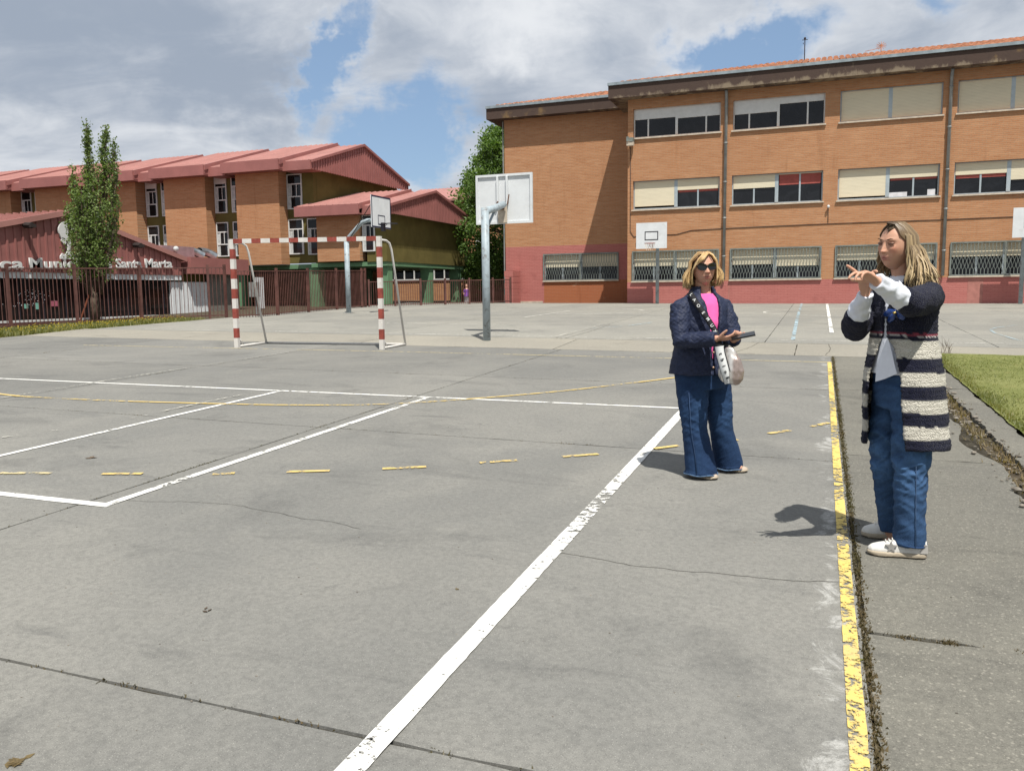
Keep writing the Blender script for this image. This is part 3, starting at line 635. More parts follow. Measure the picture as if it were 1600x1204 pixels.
def hiproof(x0, x1, y0, y1, z, ym, m=None):
    h = (ym - y0) * SL; mb = MB(); k = (ym - y0) * 1.15
    mb.poly([(x0, y0, z), (x1, y0, z), (x1, ym, z + h), (x0 + k, ym, z + h)]); mb.poly([(x1, y1, z), (x0, y1, z), (x0 + k, ym, z + h), (x1, ym, z + h)]); mb.poly([(x0, y1, z), (x0, y0, z), (x0 + k, ym, z + h)])
    return build('roof', mb, M['tile'], school)
hiproof(-8.2, 16.2, 33.9, 44.5, 9.80, 39.2); hiproof(wx(-14.2), -8.36, 36.2, 44.5, 9.89, 40.3)
# downpipes
def downpipe(x, z0):
    mb = MB(); mb.tube([(x, YF - 0.09, z0), (x, YF - 0.09, 8.95), (x, YF - 0.25, 9.22)], 0.058, 10); o = build('downpipe', mb, M['pipe'], school, True)
    for z in (2.8, 4.3, 5.7, 7.2, 8.6):
        mb = MB(); mb.tube([(x, YF - 0.09, z), (x, YF - 0.09, z + 0.06)], 0.072, 10); mb.box(x - .015, x + .015, YF - .05, YF, z + .01, z + .05); build('pipe_bracket', mb, M['pipe'], o, True)
downpipe(-3.69, 1.9); downpipe(4.16, 1.92)
PPm = flat('pale_pink_patch', (0.44, 0.19, 0.16), 0.85)
for q in ((-3.50, -3.46, .9, 1.86), (5.0, 5.5, .85, 1.8)): mb = MB(); mb.box(q[0], q[1], YF - 0.004, YF, q[2], q[3]); build('paint_patch', mb, PPm, school)
mb = MB(); mb.tube([(WL_ - .05, YW - 0.03, .95), (WL_ - .05, YW - 0.03, 9.3)], 0.03, 6); build('corner_cable', mb, M['pipe'], school)
# windows ---------------------------------------------------------------
def window(x0, x1, z0, z1, y, spec, grille=False, sill=True, frame='alu', mw=0.13):
    """spec: for each leaf (x share) dict(sh=shutter share, red=share, panes=[shares], box)"""
    yf = y + 0.14; fo = MB(); f = M[frame]; tk = 0.05
    fo.box(x0, x1, yf, yf + .06, z0, z0 + .055); fo.box(x0, x0 + tk, yf, yf + .06, z0 + .055, z1); fo.box(x1 - tk, x1, yf, yf + .06, z0 + .055, z1); fo.box(x0 + tk, x1 - tk, yf, yf + .06, z1 - .04, z1)
    n = len(spec); w = (x1 - x0) / n; pan = []; bars = []
    for k in range(1, n): fo.box(x0 + k * w - mw / 2, x0 + k * w + mw / 2, yf - 0.02, yf + .05, z0 + .055, z1 - .04)
    for k, s_ in enumerate(spec):
        a = x0 + k * w + (tk if k == 0 else mw / 2); b = x0 + (k + 1) * w - (tk if k == n - 1 else mw / 2); top = z1 - .04; bot = z0 + .055
        zs = top - (top - bot) * s_.get('sh', 0)
        edges = [a]; 
        if s_.get('panes'):
            tot = sum(s_['panes']); acc = a
            for q in s_['panes']: acc += (b - a) * q / tot; edges.append(acc)
            for e in edges[1:-1]:
                if zs > bot + .02: fo.box(e - .03, e + .03, yf + 0.001, yf + .05, bot, zs)
        else: edges.append(b)
        pan.append((a, b, zs, top, bot, s_, edges))
    o = build('window', fo, f, school)
    for a, b, zs, top, bot, s_, edges in pan:
        if s_.get('sh', 0) > 0.01:
            mb = MB(); mb.box(a, b, yf - 0.015, yf + 0.02, zs, top)
            build('shutter', mb, M['white'] if s_.get('white') else M['shutter'], o)
            if s_.get('gap'): mb = MB(); mb.box(a, b, yf + .03, yf + .04, bot, zs); build('pane', mb, M['glass'], o)
        if zs > bot + .02:
            for e0, e1 in zip(edges[:-1], edges[1:]):
                mb = MB(); mb.box(e0 + .02, e1 - .02, yf + .03, yf + .04, bot, zs); build('pane', mb, M['glass'], o)
                if s_.get('red'):
                    mb = MB(); mb.box(e0 + .03, e1 - .03, yf + .022, yf + .029, zs - (zs - bot) * s_['red'], zs); build('blind', mb, M['redblind'], o)
            for (u0, u1, hh) in s_.get('paper', []):
                mb = MB(); mb.box(a + (b - a) * u0, a + (b - a) * u1, yf + .018, yf + .021, bot, bot + (top - bot) * hh); build('paper_sheet', mb, M['paper'], o)
    if sill:
        mb = MB(); mb.box(x0 - .05, x1 + .05, y - 0.07, yf, z0 - .055, z0 - .002); build('sill', mb, M['sill'], o)
    if grille:
        g = MB(); yg = y - 0.035
        g.box(x0 - .02, x1 + .02, yg - .015, yg + .015, z0, z0 + .04); g.box(x0 - .02, x1 + .02, yg - .015, yg + .015, z1 - .03, z1 + .02)
        for xx in (x0, (x0 + x1) / 2, x1): g.box(xx - .025, xx + .025, yg - .018, yg + .018, z0 + .04, z1 - .03)
        build('grille_frame', g, M['grille'], o)
        g = MB(); nb = int((x1 - x0) / 0.115); st = (x1 - x0) / nb; zm0, zm1 = z0 + .22, z0 + .74 * (z1 - z0) * .62 + .22
        zm = (zm0 + zm1) / 2; r = 0.009
        for q in range(nb):
            xq = x0 + st * (q + .5)
            for sgn in (-1, 1):
                e = xq + sgn * st * .40
                if (q + (sgn > 0)) % 1 == 0:
                    pts_ = [(xq + sgn * .004, yg, z0 + .04), (xq + sgn * .004, yg, zm0), (e, yg, (zm0 + zm) / 2 - .05), (e, yg, (zm0 + zm) / 2 + .02), (xq + sgn * .004, yg, zm + .04), (e, yg, (zm + zm1) / 2 + .03), (e, yg, (zm + zm1) / 2 + .07), (xq + sgn * .004, yg, zm1 + .06), (xq + sgn * .004, yg, z1 - .03)]
                    g.tube(pts_, r, 4, False)
        tag(build('grille_bar', g, M['grille'], o), kind='stuff')
    return o
sh = lambda v, **k: dict(sh=v, **k)
# top row
window(*BX[0], *RZ[2], YF, [sh(.36, white=1, panes=[.33, .67]), sh(.42, white=1, panes=[.68, .32])], frame='white', mw=.10)
window(*BX[1], *RZ[2], YF, [sh(.47, white=1, panes=[.35, .65]), sh(.22, white=1, panes=[.64, .36])], frame='white', mw=.10)
for k in (2, 3, 4): window(*BX[k], *RZ[2], YF, [sh(1.0), sh(1.0)])
# middle row
window(*BX[0], *RZ[1], YF, [sh(.93, gap=1), sh(.38, red=.14, panes=[.5, .5])])
window(*BX[1], *RZ[1], YF, [sh(.45, panes=[.5, .5]), sh(.02, red=.38, panes=[.5, .5])])
window(*BX[2], *RZ[1], YF, [sh(.94, gap=1), sh(.37, red=.12, panes=[.5, .5], paper=[(.0, .38, .15), (.8, .96, .2)])])
window(*BX[3], *RZ[1], YF, [sh(.38, red=.18, panes=[.5, .5]), sh(.62, panes=[.5, .5])])
window(*BX[4], *RZ[1], YF, [sh(.38, panes=[.5, .5]), sh(.62, panes=[.5, .5])])
# ground floor with grilles
for k, (a, b) in enumerate([(.50, .58), (.52, .60), (.45, .50), (.42, .42), (.5, .5)]):
    window(*BX[k], *RZ[0], YF, [sh(a, panes=[.5, .5]), sh(b, panes=[.5, .5])], grille=True)
window(*wing_op, YW, [sh(.50, panes=[.5, .5]), sh(.50, panes=[.5, .5])], grille=True)
# cable, lamps, camera
def tubeobj(name, pts, r, m, par, seg=6, smooth=True): mb = MB(); mb.tube(pts, r, seg); return build(name, mb, m, par, smooth)
cab = [(-7.50, YF - .02, 7.35), (-7.50, YF - .02, 3.95), (-7.35, YF - .015, 3.72), (-7.0, YF - .015, 3.78), (-5.6, YF - .015, 3.76), (-5.0, YF - .015, 3.90), (-3.8, YF - .015, 3.93), (0.4, YF - .015, 3.96), (4.0, YF - .015, 3.95), (12, YF - .015, 4.0)]
tubeobj('cable', cab, 0.011, M['cable'], school)
tubeobj('cable', [(.16, YF - .02, 4.0), (.16, YF - .02, 4.55)], 0.010, M['cable'], school)
mb = MB(); mb.sphere((.16, YF - .10, 4.60), .055, .055, .06, 10, 6); mb.tube([(.16, YF, 4.62), (.16, YF - .08, 4.62)], .02, 6); build('wall_camera', mb, M['white'], school, True)
mb = MB(); mb.box(-7.14, -7.06, YF - .16, YF, 3.83, 3.93); mb.box(-7.13, -7.07, YF - .22, YF - .16, 3.84, 3.99); build('wall_lamp', mb, M['white'], school)
mb = MB(); mb.box(-7.60, -7.33, YF - .34, YF - .10, 7.37, 7.52); mb.box(-7.52, -7.42, YF - .1, YF, 7.42, 7.55); build('floodlight', mb, M['sill'], school)
mb = MB(); mb.box(-7.60, -7.50, YF - .38, YF - .345, 7.53, 7.72); mb.box(-7.49, -7.33, YF - .36, YF - .10, 7.525, 7.68); build('floodlight_housing', mb, M['grille'], school)
# aerials on the roof
mb = MB(); mb.tube([(-.94, 38, 10.9), (-.94, 38, 11.9)], .02, 6); mb.tube([(-1.05, 38, 11.84), (-.83, 38, 11.84)], .015, 5); mb.tube([(-1.0, 37.9, 11.7), (-1.0, 38.1, 11.7)], .012, 5); mb.sphere((-.94, 38, 11.9), .05, .05, .05, 6, 4); build('antenna', mb, M['cable'], school)
mb = MB(); mb.tube([(2.0, 38, 10.9), (2.0, 38, 11.35)], .02, 6)
for a in range(6):
    th = a * PI / 6; mb.tube([(2.0 - .2 * math.cos(th), 38, 11.28 - .16 * math.sin(th)), (2.0 + .2 * math.cos(th), 38, 11.28 + .16 * math.sin(th))], .012, 4)
mb.tube([(1.4, 38, 11.12), (2.0, 38, 11.2)], .012, 4); build('dish_aerial', mb, M['tile'], school)
# brick stub pier at the left corner
mb = MB(); z0 = gp(-13.2, 33)
for r in range(6): mb.box(-13.55 - .035 * (r % 2), -13.17, 35.5, 36.5, z0 - .1 + r * .27, z0 - .1 + r * .27 + .262)
tag(build('brick_pier', mb, M['pink_x']), 'short pink painted brick pier between the low fence and the school corner', 'pier')

# ================================================================= long brick block on the left
YB, YR = 31.35, 31.98
def windowtall(x0, x1, z0, z1, y, par, blind=0.0, curtain=True):
    mb = MB(); t_ = .045; a, b = x0, x1
    mb.box(a, b, y - .05, y, z0, z0 + t_); mb.box(a, b, y - .05, y, z1 - t_, z1); mb.box(a, a + t_, y - .05, y, z0 + t_, z1 - t_); mb.box(b - t_, b, y - .05, y, z0 + t_, z1 - t_)
    h = z1 - z0; mb.box(a + t_, b - t_, y - .05, y, z0 + .70 * h, z0 + .70 * h + .05); mb.box(a + t_, b - t_, y - .05, y, z0 + .34 * h, z0 + .34 * h + .05)
    for k in range(1, 3): mb.box(a + (b - a) * k / 3 - .012, a + (b - a) * k / 3 + .012, y - .07, y - .051, z0 + .34 * h, z0 + .70 * h)
    o = build('window', mb, M['white'], par)
    mb = MB(); mb.box(a + t_, b - t_, y - .018, y - .006, z0 + t_, z1 - t_); build('pane', mb, M['glass'], o)
    if curtain:
        mb = MB(); mb.box(a + t_, a + t_ + (b - a) * .2, y - .03, y - .02, z0 + t_, z0 + .70 * h); build('curtain', mb, M['curtain'], o)
        mb = MB(); mb.box(b - t_ - (b - a) * .08, b - t_, y - .03, y - .02, z0 + t_, z0 + .34 * h); build('curtain', mb, M['curtain'], o)
    if blind: mb = MB(); mb.box(a + t_, b - t_, y - .04, y - .03, z0 + (1 - blind) * h, z1 - t_); build('blind', mb, M['white'], o)
    return o
def metal_roof(x0, x1, y0, y1, ym, z, zr, par, th=0.12, name='roof'):
    "gable roof with the ridge along x, standing ribs every 0.33 m"
    mb = MB()
    mb.prism([(x0, y0, z), (x0, ym, zr), (x0, y1, z), (x0, y1, z - th), (x0, ym, zr - th), (x0, y0, z - th)], (x1 - x0, 0, 0)); o = build(name, mb, M['roofmetal'], par)
    mb = MB(); x = x0 + .12
    L = [((y0, z), (ym, zr)), ((ym, zr), (y1, z))]
    while x < x1 - .05:
        for (a, b) in L:
            i = len(mb.v)
            for (yy, zz) in (a, b): mb.v += [(x - .03, yy, zz), (x - .012, yy, zz + .03), (x + .012, yy, zz + .03), (x + .03, yy, zz)]
            for q in range(3): mb.f.append((i + q, i + q + 1, i + q + 5, i + q + 4)); mb.m.append(0)
            mb.f.append((i, i + 1, i + 2, i + 3)); mb.m.append(0)
        x += .30
    tag(build('roof_rib', mb, M['roofmetal'], o), kind='stuff'); return o
def cladding(xp, y0, y1, ym, zlo, z, zr, par, step=.21):
    "ribbed gable cladding on plane x = xp facing +x"
    mb = MB(); mb.prism([(xp - .10, y0, zlo), (xp - .10, y1, zlo + .05), (xp - .10, y1, z), (xp - .10, ym, zr), (xp - .10, y0, z)], (.10, 0, 0)); o = build('gable_cladding', mb, M['redmetal'], par)
    mb = MB(); y = y0 + .1
    while y < y1 - .05:
        zt = z + (zr - z) * ((y - y0) / (ym - y0) if y < ym else (y1 - y) / (y1 - ym)) - .03
        mb.box(xp - .02, xp + .028, y, y + .075, zlo - .02, zt); y += step
    tag(build('cladding_rib', mb, M['redmetal'], o), kind='stuff')
    # verge trim
    for (a, b) in (((y0, z), (ym, zr)), ((ym, zr), (y1, z))):
        m2 = MB(); m2.prism([(xp + .03, a[0], a[1] - .02), (xp + .03, b[0], b[1] - .02), (xp + .03, b[0], b[1] + .09), (xp + .03, a[0], a[1] + .09)], (.07, 0, 0)); build('verge_trim', m2, M['redmetal'], o)
    return o
block = empty('residence_block', (-30, YB, gp(-24, 31)), 'long two storey brick block on pillars with stepped pink metal roof', 'building')
X_END = -21.25; ZB, ZE = 2.92, 6.93
RS = [(-22.64, X_END), (-26.66, -24.95), (-30.75, -29.04), (-34.85, -33.14), (-38.95, -37.24), (-43.05, -41.34), (-47.2, -45.4)]
mb = MB(); mb.box(-52, X_END - .01, YR, YR + .25, ZB, ZE + .3); build('wall', mb, M['olive_x'], block)
mb = MB(); mb.box(X_END - .25, X_END, YR + .25, 39.8, ZB, ZE + .3); build('end_wall', mb, M['olive_x'], block)
BAYS = [(-24.95, -22.64), (-29.04, -26.66), (-33.14, -30.75), (-37.24, -34.85), (-41.34, -38.95), (-45.4, -43.05), (-52, -47.2)]
for a, b in BAYS:
    mb = MB(); mb.box(a, b, YB, YR - .002, ZB - .05, ZE + .25); build('brick_bay', mb, M['brick_x'], block)
for k, (a, b) in enumerate(RS):
    w = .68; b2 = b if k else a + 2.0
    if k == 0:
        windowtall(a + .02, a + .80, 5.32, 6.86, YR - .005, block); windowtall(a + .02, a + .80, 3.32, 4.88, YR - .005, block)
    else:
        windowtall(a + .04, a + .04 + w, 5.32, 6.98, YR - .005, block, .2 if k in (1, 2) else 0); windowtall(b - w - .04, b - .04, 5.32, 6.98, YR - .005, block)
        windowtall(a + .04, a + .04 + w, 3.32, 4.90, YR - .005, block); windowtall(b - w - .04, b - .04, 3.32, 4.90, YR - .005, block)
# roof: forward, slightly higher sections over the bays and lower ones between
ym, yb_ = 35.6, 40.2
for a, b in BAYS:
    metal_roof(a - .35, b + .42, 30.85, yb_, ym, 7.36, 8.78, block)
    mb = MB(); mb.box(a - .35, b + .42, 30.80, 30.86, 6.92, 7.38); mb.box(a - .35, b + .42, 30.86, YB + .2, 6.92, 6.97); mb.box(b + .36, b + .43, 30.865, 31.6, 6.975, 7.34); build('eave_fascia', mb, M['redmetal'], block)
    mb = MB(); mb.prism([(b + .42, 30.86, 7.14), (b + .42, ym, 8.58), (b + .42, ym, 8.80), (b + .42, 30.86, 7.38)], (.05, 0, 0)); build('verge_trim', mb, M['redmetal'], block)
for k, (a, b) in enumerate(RS):
    x1 = (b - .36) if k else X_END + .45
    metal_roof(a + .43, x1, 31.15, yb_, ym, 7.28, 8.62, block)
    mb = MB(); mb.box(a + .43, x1, 31.10, 31.16, 6.88, 7.28); mb.box(a + .43, x1, 31.16, YR, 6.88, 6.93); build('eave_fascia', mb, M['redmetal'], block)
cladding(X_END + .46, 31.15, yb_, ym, 6.92, 7.2, 8.55, block)
mb = MB(); mb.box(-52, X_END - .1, YR + .0, 39.8, ZB - .25, ZB - .052); build('floor_slab', mb, M['green'], block)
mb = MB(); mb.box(-52, X_END, 37.6, 37.8, .3, ZB - .26); build('back_wall', mb, M['brick_x'], block)
for x in (-21.45, -25.6, -29.7, -33.8, -37.9):
    for y in (32.4, 36.6):
        mb = MB(); mb.box(x - .25, x + .25, y - .2, y + .25, .5, ZB - .25); build('pillar', mb, M['green'], block)
# nearer one storey wing
wing = empty('residence_wing', (-19, YB, gp(-19, 31)), 'one storey olive walled wing raised on green pillars under a pink gable roof', 'building')
XW = -17.42; ZT = 4.92
mb = MB(); mb.box(X_END, XW - .26, YR, YR + .25, 2.88, ZT + .2); build('wall', mb, M['olive_x'], wing)
mb = MB(); mb.box(XW - .25, XW, YR - .45, 39.75, 2.88, ZT + .25); mb.box(XW - .95, XW - .26, YR - .45, YR - .01, 2.88, ZT + .2); build('end_wall', mb, M['olive_x'], wing)
mb = MB(); mb.box(-20.75, -18.62, YB, YR - .46, 2.93, ZT + .2); mb.box(-20.75, -18.62, YR - .455, YR - .002, 2.93, ZT + .2); build('brick_bay', mb, M['brick_x'], wing)
windowtall(-21.62, -21.02, 3.28, 4.88, YR - .005, wing); windowtall(-18.55, -17.95, 3.32, 4.86, YR - .46, wing)
zr_w = 6.36
metal_roof(-21.5, -18.3, 30.85, 40.2, 35.6, 5.28, zr_w, wing); metal_roof(-18.29, XW + .35, 31.1, 40.2, 35.6, 5.2, zr_w - .12, wing)
mb = MB(); mb.box(-21.5, -18.3, 30.80, 30.86, 4.85, 5.28); mb.box(-21.5, -18.3, 30.86, YB + .1, 4.85, 4.9); mb.box(-18.29, XW + .35, 31.05, 31.12, 4.84, 5.2); mb.box(-18.29, XW + .35, 31.12, YR - .46, 4.84, 4.89); build('eave_fascia', mb, M['redmetal'], wing)
mb = MB(); mb.prism([(-18.3, 30.86, 5.06), (-18.3, 35.6, 6.16), (-18.3, 35.6, 6.40), (-18.3, 30.86, 5.30)], (.05, 0, 0)); build('verge_trim', mb, M['redmetal'], wing)
cladding(XW + .36, 31.1, 40.2, 35.6, 4.88, 5.15, zr_w - .18, wing, .17)
mb = MB(); mb.box(X_END + .01, XW - .03, YR - .4, 39.7, 2.70, 2.878); build('floor_slab', mb, M['green'], wing)
for (x, y) in ((-21.2, 31.9), (-17.75, 31.95), (-17.75, 36.0), (-17.75, 39.3)):
    mb = MB(); mb.box(x - .24, x + .24, y - .2, y + .2, .5, 2.70); build('pillar', mb, M['green'], wing)
# ground floor behind the pillars
rear = empty('rear_block', (-17, 44.5, 1.0), 'low brick block with a strip of small windows seen under the raised wing', 'building')
mb = MB(); mb.box(-27, -13.9, 44.5, 44.8, .4, 2.35); mb.box(-27, -13.9, 44.5, 44.8, 3.0, 3.5); build('wall', mb, M['brick_x'], rear)
mb = MB(); mb.box(-27, -13.9, 44.44, 44.8, 3.502, 3.7); build('cream_band', mb, M['cream'], rear)
mb = MB(); mb.box(-27, -13.9, 44.6, 44.65, 2.352, 2.998); build('window_strip', mb, M['glass'], rear)
for k in range(20):
    mb = MB(); x = -26.8 + k * .66; mb.box(x, x + .06, 44.54, 44.6, 2.352, 2.998); build('window_mullion', mb, M['white'], rear)
mb = MB(); mb.box(-27, -13.9, 44.42, 44.52, 2.28, 2.348); build('window_sill', mb, M['white'], rear)
mb = MB(); mb.box(-17.0, -13.9, 44.30, 44.36, .9, 2.9); build('doorway_shade_panel', mb, M['dark'], rear)  # solid panel on the wall; a doorway's shade painted as near-black colour
far = empty('far_house', (-22, 52, 1.0), 'brick house with pink metal roof half hidden behind the big green tree', 'building')
mb = MB(); mb.box(-27.5, -14, 52, 60, .4, 7.6); build('wall', mb, M['brick_x'], far)
mb = MB(); mb.box(-27.5, -14, 51.9, 51.99, .4, 3.2); build('cream_wall', mb, M['cream'], far)
mb = MB(); mb.box(-22.2, -15, 51.8, 51.89, 1.0, 3.0); build('opening_shade_panel', mb, M['dark'], far)  # flat sheet over the solid wall, shade of an opening put into its colour
metal_roof(-28, -13, 51.3, 61, 56, 7.75, 9.1, far)
for x in (-21.9, -18.4): windowtall(x, x + 1.1, 3.9, 5.2, 51.99, far, .5)

# ================================================================= library (maroon metal gable)
XLb = -23.0
lib = empty('library_building', (XLb, 20.5, gp(XLb, 20.5)), 'low maroon metal clad library with gable front and white lettering', 'building')
YA, YM, YZ = 14.9, 20.5, 25.5; ZLo, ZEv, ZRg = 2.30, 3.0, 4.28
z0l = .45
mb = MB(); mb.prism([(XLb - .1, YA, ZLo), (XLb - .1, YZ, ZLo), (XLb - .1, YZ, ZEv - .05), (XLb - .1, YM, ZRg - .05), (XLb - .1, YA, ZEv - .05)], (.1, 0, 0)); cl = build('gable_cladding', mb, M['redmetal'], lib)
mb = MB(); y = YA + .1
while y < YZ - .1:
    zt = ZEv + (ZRg - ZEv) * ((y - YA) / (YM - YA) if y < YM else (YZ - y) / (YZ - YM)) - .08; mb.box(XLb - .01, XLb + .03, y, y + .07, ZLo, zt); y += .27
tag(build('cladding_rib', mb, M['redmetal'], cl), kind='stuff')
mb = MB(); mb.prism([(XLb + .08, YA - .3, ZEv - .07), (XLb + .08, YM, ZRg), (XLb + .08, YZ + .2, ZEv - .07), (XLb + .08, YZ + .2, ZEv - .17), (XLb + .08, YM, ZRg - .1), (XLb + .08, YA - .3, ZEv - .17)], (-18, 0, 0)); rf = build('roof', mb, M['roofmetal'], lib)
mb = MB()
for k in range(52):
    x = XLb + .0 - k * .33
    for (a, b) in (((YA - .3, ZEv - .07), (YM, ZRg)), ((YM, ZRg), (YZ + .2, ZEv - .07))): mb.prism([(x, a[0], a[1] + .001), (x, b[0], b[1] + .001), (x, b[0], b[1] + .03), (x, a[0], a[1] + .03)], (.03, 0, 0))
    mb.box(x - .02, x + .07, YM - .07, YM + .07, ZRg - .01, ZRg + .055)
tag(build('roof_rib', mb, M['roofmetal'], rf), kind='stuff')
for (a, b) in (((YA - .3, ZEv - .07), (YM, ZRg)), ((YM, ZRg), (YZ + .2, ZEv - .07))):
    mb = MB(); mb.prism([(XLb + .085, a[0], a[1] - .12), (XLb + .085, b[0], b[1] - .12), (XLb + .085, b[0], b[1] + .05), (XLb + .085, a[0], a[1] + .05)], (.05, 0, 0)); build('verge_trim', mb, M['roofmetal'], lib)
for y, z in ((18.85, 3.72), (23.15, 3.32)): mb = MB(); mb.tube([(XLb + .1, y, z), (XLb + .42, y - .02, z - .02)], .09, 8); mb.box(XLb + .38, XLb + .46, y - .1, y + .1, z - .08, z + .02); build('roof_spotlight', mb, M['cable'], lib)
mb = MB(); mb.box(XLb - .12, XLb - .02, YA, YZ, 2.11, 2.295); build('white_fascia', mb, M['board'], lib)
mb = MB(); mb.box(XLb - .3, XLb - .2, YA, 25.0, .82, 2.1); pn = build('glass_wall', mb, M['glassb'], lib)
for k in range(12): mb = MB(); y = 15.2 + k * .86; mb.box(XLb - .2, XLb - .16, y, y + .05, .82, 2.1); build('glazing_bar', mb, M['black'], lib)
mb = MB(); mb.box(XLb - .35, XLb - .02, YA, 28.3, .76, .82); build('sill', mb, M['white'], lib)
mb = MB(); mb.box(XLb - .35, XLb - .04, YA, 28.3, .58, .758); build('maroon_plinth', mb, M['redmetal'], lib)
mb = MB(); mb.box(XLb - .35, XLb - .03, YA, 28.3, .2, .578); build('brick_plinth', mb, M['brick_y'], lib)
# paper cut-outs stuck on the glass
for (y, z, w, h, c) in ((18.82, 1.18, .13, .14, (0.22, 0.50, 0.42)), (19.2, 1.15, .14, .20, (0.22, 0.50, 0.42)), (19.75, 1.23, .28, .17, (0.42, 0.12, 0.17))):
    mb = MB(); mb.box(XLb - .155, XLb - .15, y, y + w, z, z + h); build('coloured_paper', mb, flat('coloured_paper', c, 0.8), lib)
mb = MB()
for _ in range(60): y, z = random.gauss(19.1, .45), random.uniform(1.25, 1.75); mb.box(XLb - .155, XLb - .15, y, y + .018, z, z + .018)
tag(build('paper_dot', mb, M['paper'], lib), kind='stuff')
# white panels right of the glass
for (a, b) in ((25.02, 25.55), (25.60, 27.15)):
    mb = MB(); y = a
    mb.box(XLb - .2, XLb - .12, a, b, .82, 2.05); pb = build('white_panel', mb, M['board'], lib)
    m2 = MB(); y = a + .05
    while y < b - .05: m2.box(XLb - .12, XLb - .10, y, y + .10, .83, 2.04); y += .15
    tag(build('panel_rib', m2, M['board'], pb), kind='stuff')
mb = MB(); mb.box(XLb - .3, XLb - .1, 27.16, 28.9, .3, 2.4); build('grey_door', mb, flat('grey_door_paint', (0.20, 0.19, 0.17), 0.6), lib)
for k in range(3): mb = MB(); mb.box(XLb + .9, XLb + 1.0, 28.75 + k * .16, 28.87 + k * .16, .95, 2.25); build('white_post', mb, M['board'], lib)
# flat roofed annex with duct box
annex = empty('library_annex', (XLb + .2, 27, gp(-23, 27)), 'flat roofed maroon annex joined to the library gable', 'building')
mb = MB(); mb.box(XLb - 6, XLb + .25, YZ + .25, 29.2, 2.36, 3.0); build('fascia', mb, M['redmetal'], annex)
mb = MB(); mb.box(XLb - 6, XLb - .36, 25.8, 29.0, .3, 2.35); build('wall', mb, M['olive_x'], annex)
duct = empty('ventilation_unit', (XLb - .5, 26, 3.0), 'mauve rooftop ventilation unit with two bent steel ducts', 'ventilation unit')
mb = MB(); mb.box(XLb - 1.2, XLb - .3, 24.9, 26.6, 3.0, 3.42); build('housing', mb, M['unit'], duct)
for k, y in enumerate((26.62, 27.35)): 
    mb = MB(); mb.tube([(XLb - .6, y - .12, 3.28), (XLb - .6, y + .2, 3.28), (XLb - .55, y + .42, 3.22), (XLb - .45, y + .62, 3.1)], [.17, .17, .17, .18], 16, False); build('duct', mb, M['steel'], duct, True)
    mb = MB(); mb.tube([(XLb - .47, y + .58, 3.12), (XLb - .46, y + .59, 3.115)], .165, 16); build('duct_mouth', mb, M['dark'], duct)
for y in (24.75, 25.5): mb = MB(); mb.sphere((XLb - .2, y, 3.22 if y < 25 else 3.3), .09, .12, .11, 10, 6); build('round_lamp', mb, M['curtain'], duct, True)
# lettering
def word(txt, y0, z, size, bold=.012):
    cu = bpy.data.curves.new('word', 'FONT'); cu.body = txt; cu.size = size; cu.extrude = .02; cu.offset = bold; cu.space_character = 1.06
    o = bpy.data.objects.new('tmp', cu); C.objects.link(o); dg = bpy.context.evaluated_depsgraph_get(); me = bpy.data.meshes.new_from_object(o.evaluated_get(dg)); bpy.data.objects.remove(o)
    co_ = np.zeros(len(me.vertices) * 3); me.vertices.foreach_get('co', co_); co_ = co_.reshape(-1, 3)
    return me, co_
def signword(txt, ya, yb2, z, cap, name='sign_word', right=False):
    me, c_ = word(txt, 0, 0, cap / .70)
    w = c_[:, 0].max() - c_[:, 0].min(); k = (yb2 - ya) / w
    n = np.stack([np.full(len(c_), XLb + .07) + c_[:, 2], ya + (c_[:, 0] - c_[:, 0].min()) * k, z + c_[:, 1] + .027 * (ya - 18 + (c_[:, 0] - c_[:, 0].min()) * k)], 1) - np.array(OFF[lib.name]); me.vertices.foreach_set('co', n.ravel()); me.update()
    return link(name, me, M['white'], lib)
cap = .34
signword('Biblioteca', 15.05, 18.72, 2.37, cap); signword('Municipal', 18.93, 21.55, 2.37, cap); signword('de', 21.72, 22.1, 2.37, cap); signword('Santa', 22.3, 23.45, 2.37, cap); signword('Marta', 23.62, 24.95, 2.37, cap)
# white emblem over the lettering
mb = MB(); yc, zc = 20.35, 3.42
def plate(pts, th=.05, x=XLb + .05): mb.prism([(x, a, b) for a, b in pts], (th, 0, 0))
plate([(yc + .30 * math.cos(a), zc + .22 + .30 * math.sin(a)) for a in [k * PI / 12 for k in range(-2, 15)]] + [(yc - .22, zc - .02), (yc + .02, zc - .10)])
plate([(yc - .08, zc + .1), (yc + .16, zc + .15), (yc + .14, zc - .15), (yc + .10, zc - .42), (yc + .22, zc - .55), (yc - .12, zc - .55), (yc + .0, zc - .42), (yc + .02, zc - .15)], .05, XLb + .052)
plate([(yc - .30, zc - .60), (yc - .22, zc - .50), (yc + .0, zc - .60), (yc + .25, zc - .52), (yc + .40, zc - .60), (yc + .40, zc - .68), (yc - .30, zc - .68)])
plate([(yc - .20, zc + .0), (yc - .08, zc - .02), (yc - .04, zc - .18), (yc - .12, zc - .22), (yc - .22, zc - .1)])
em = build('emblem', mb, M['white'], lib)
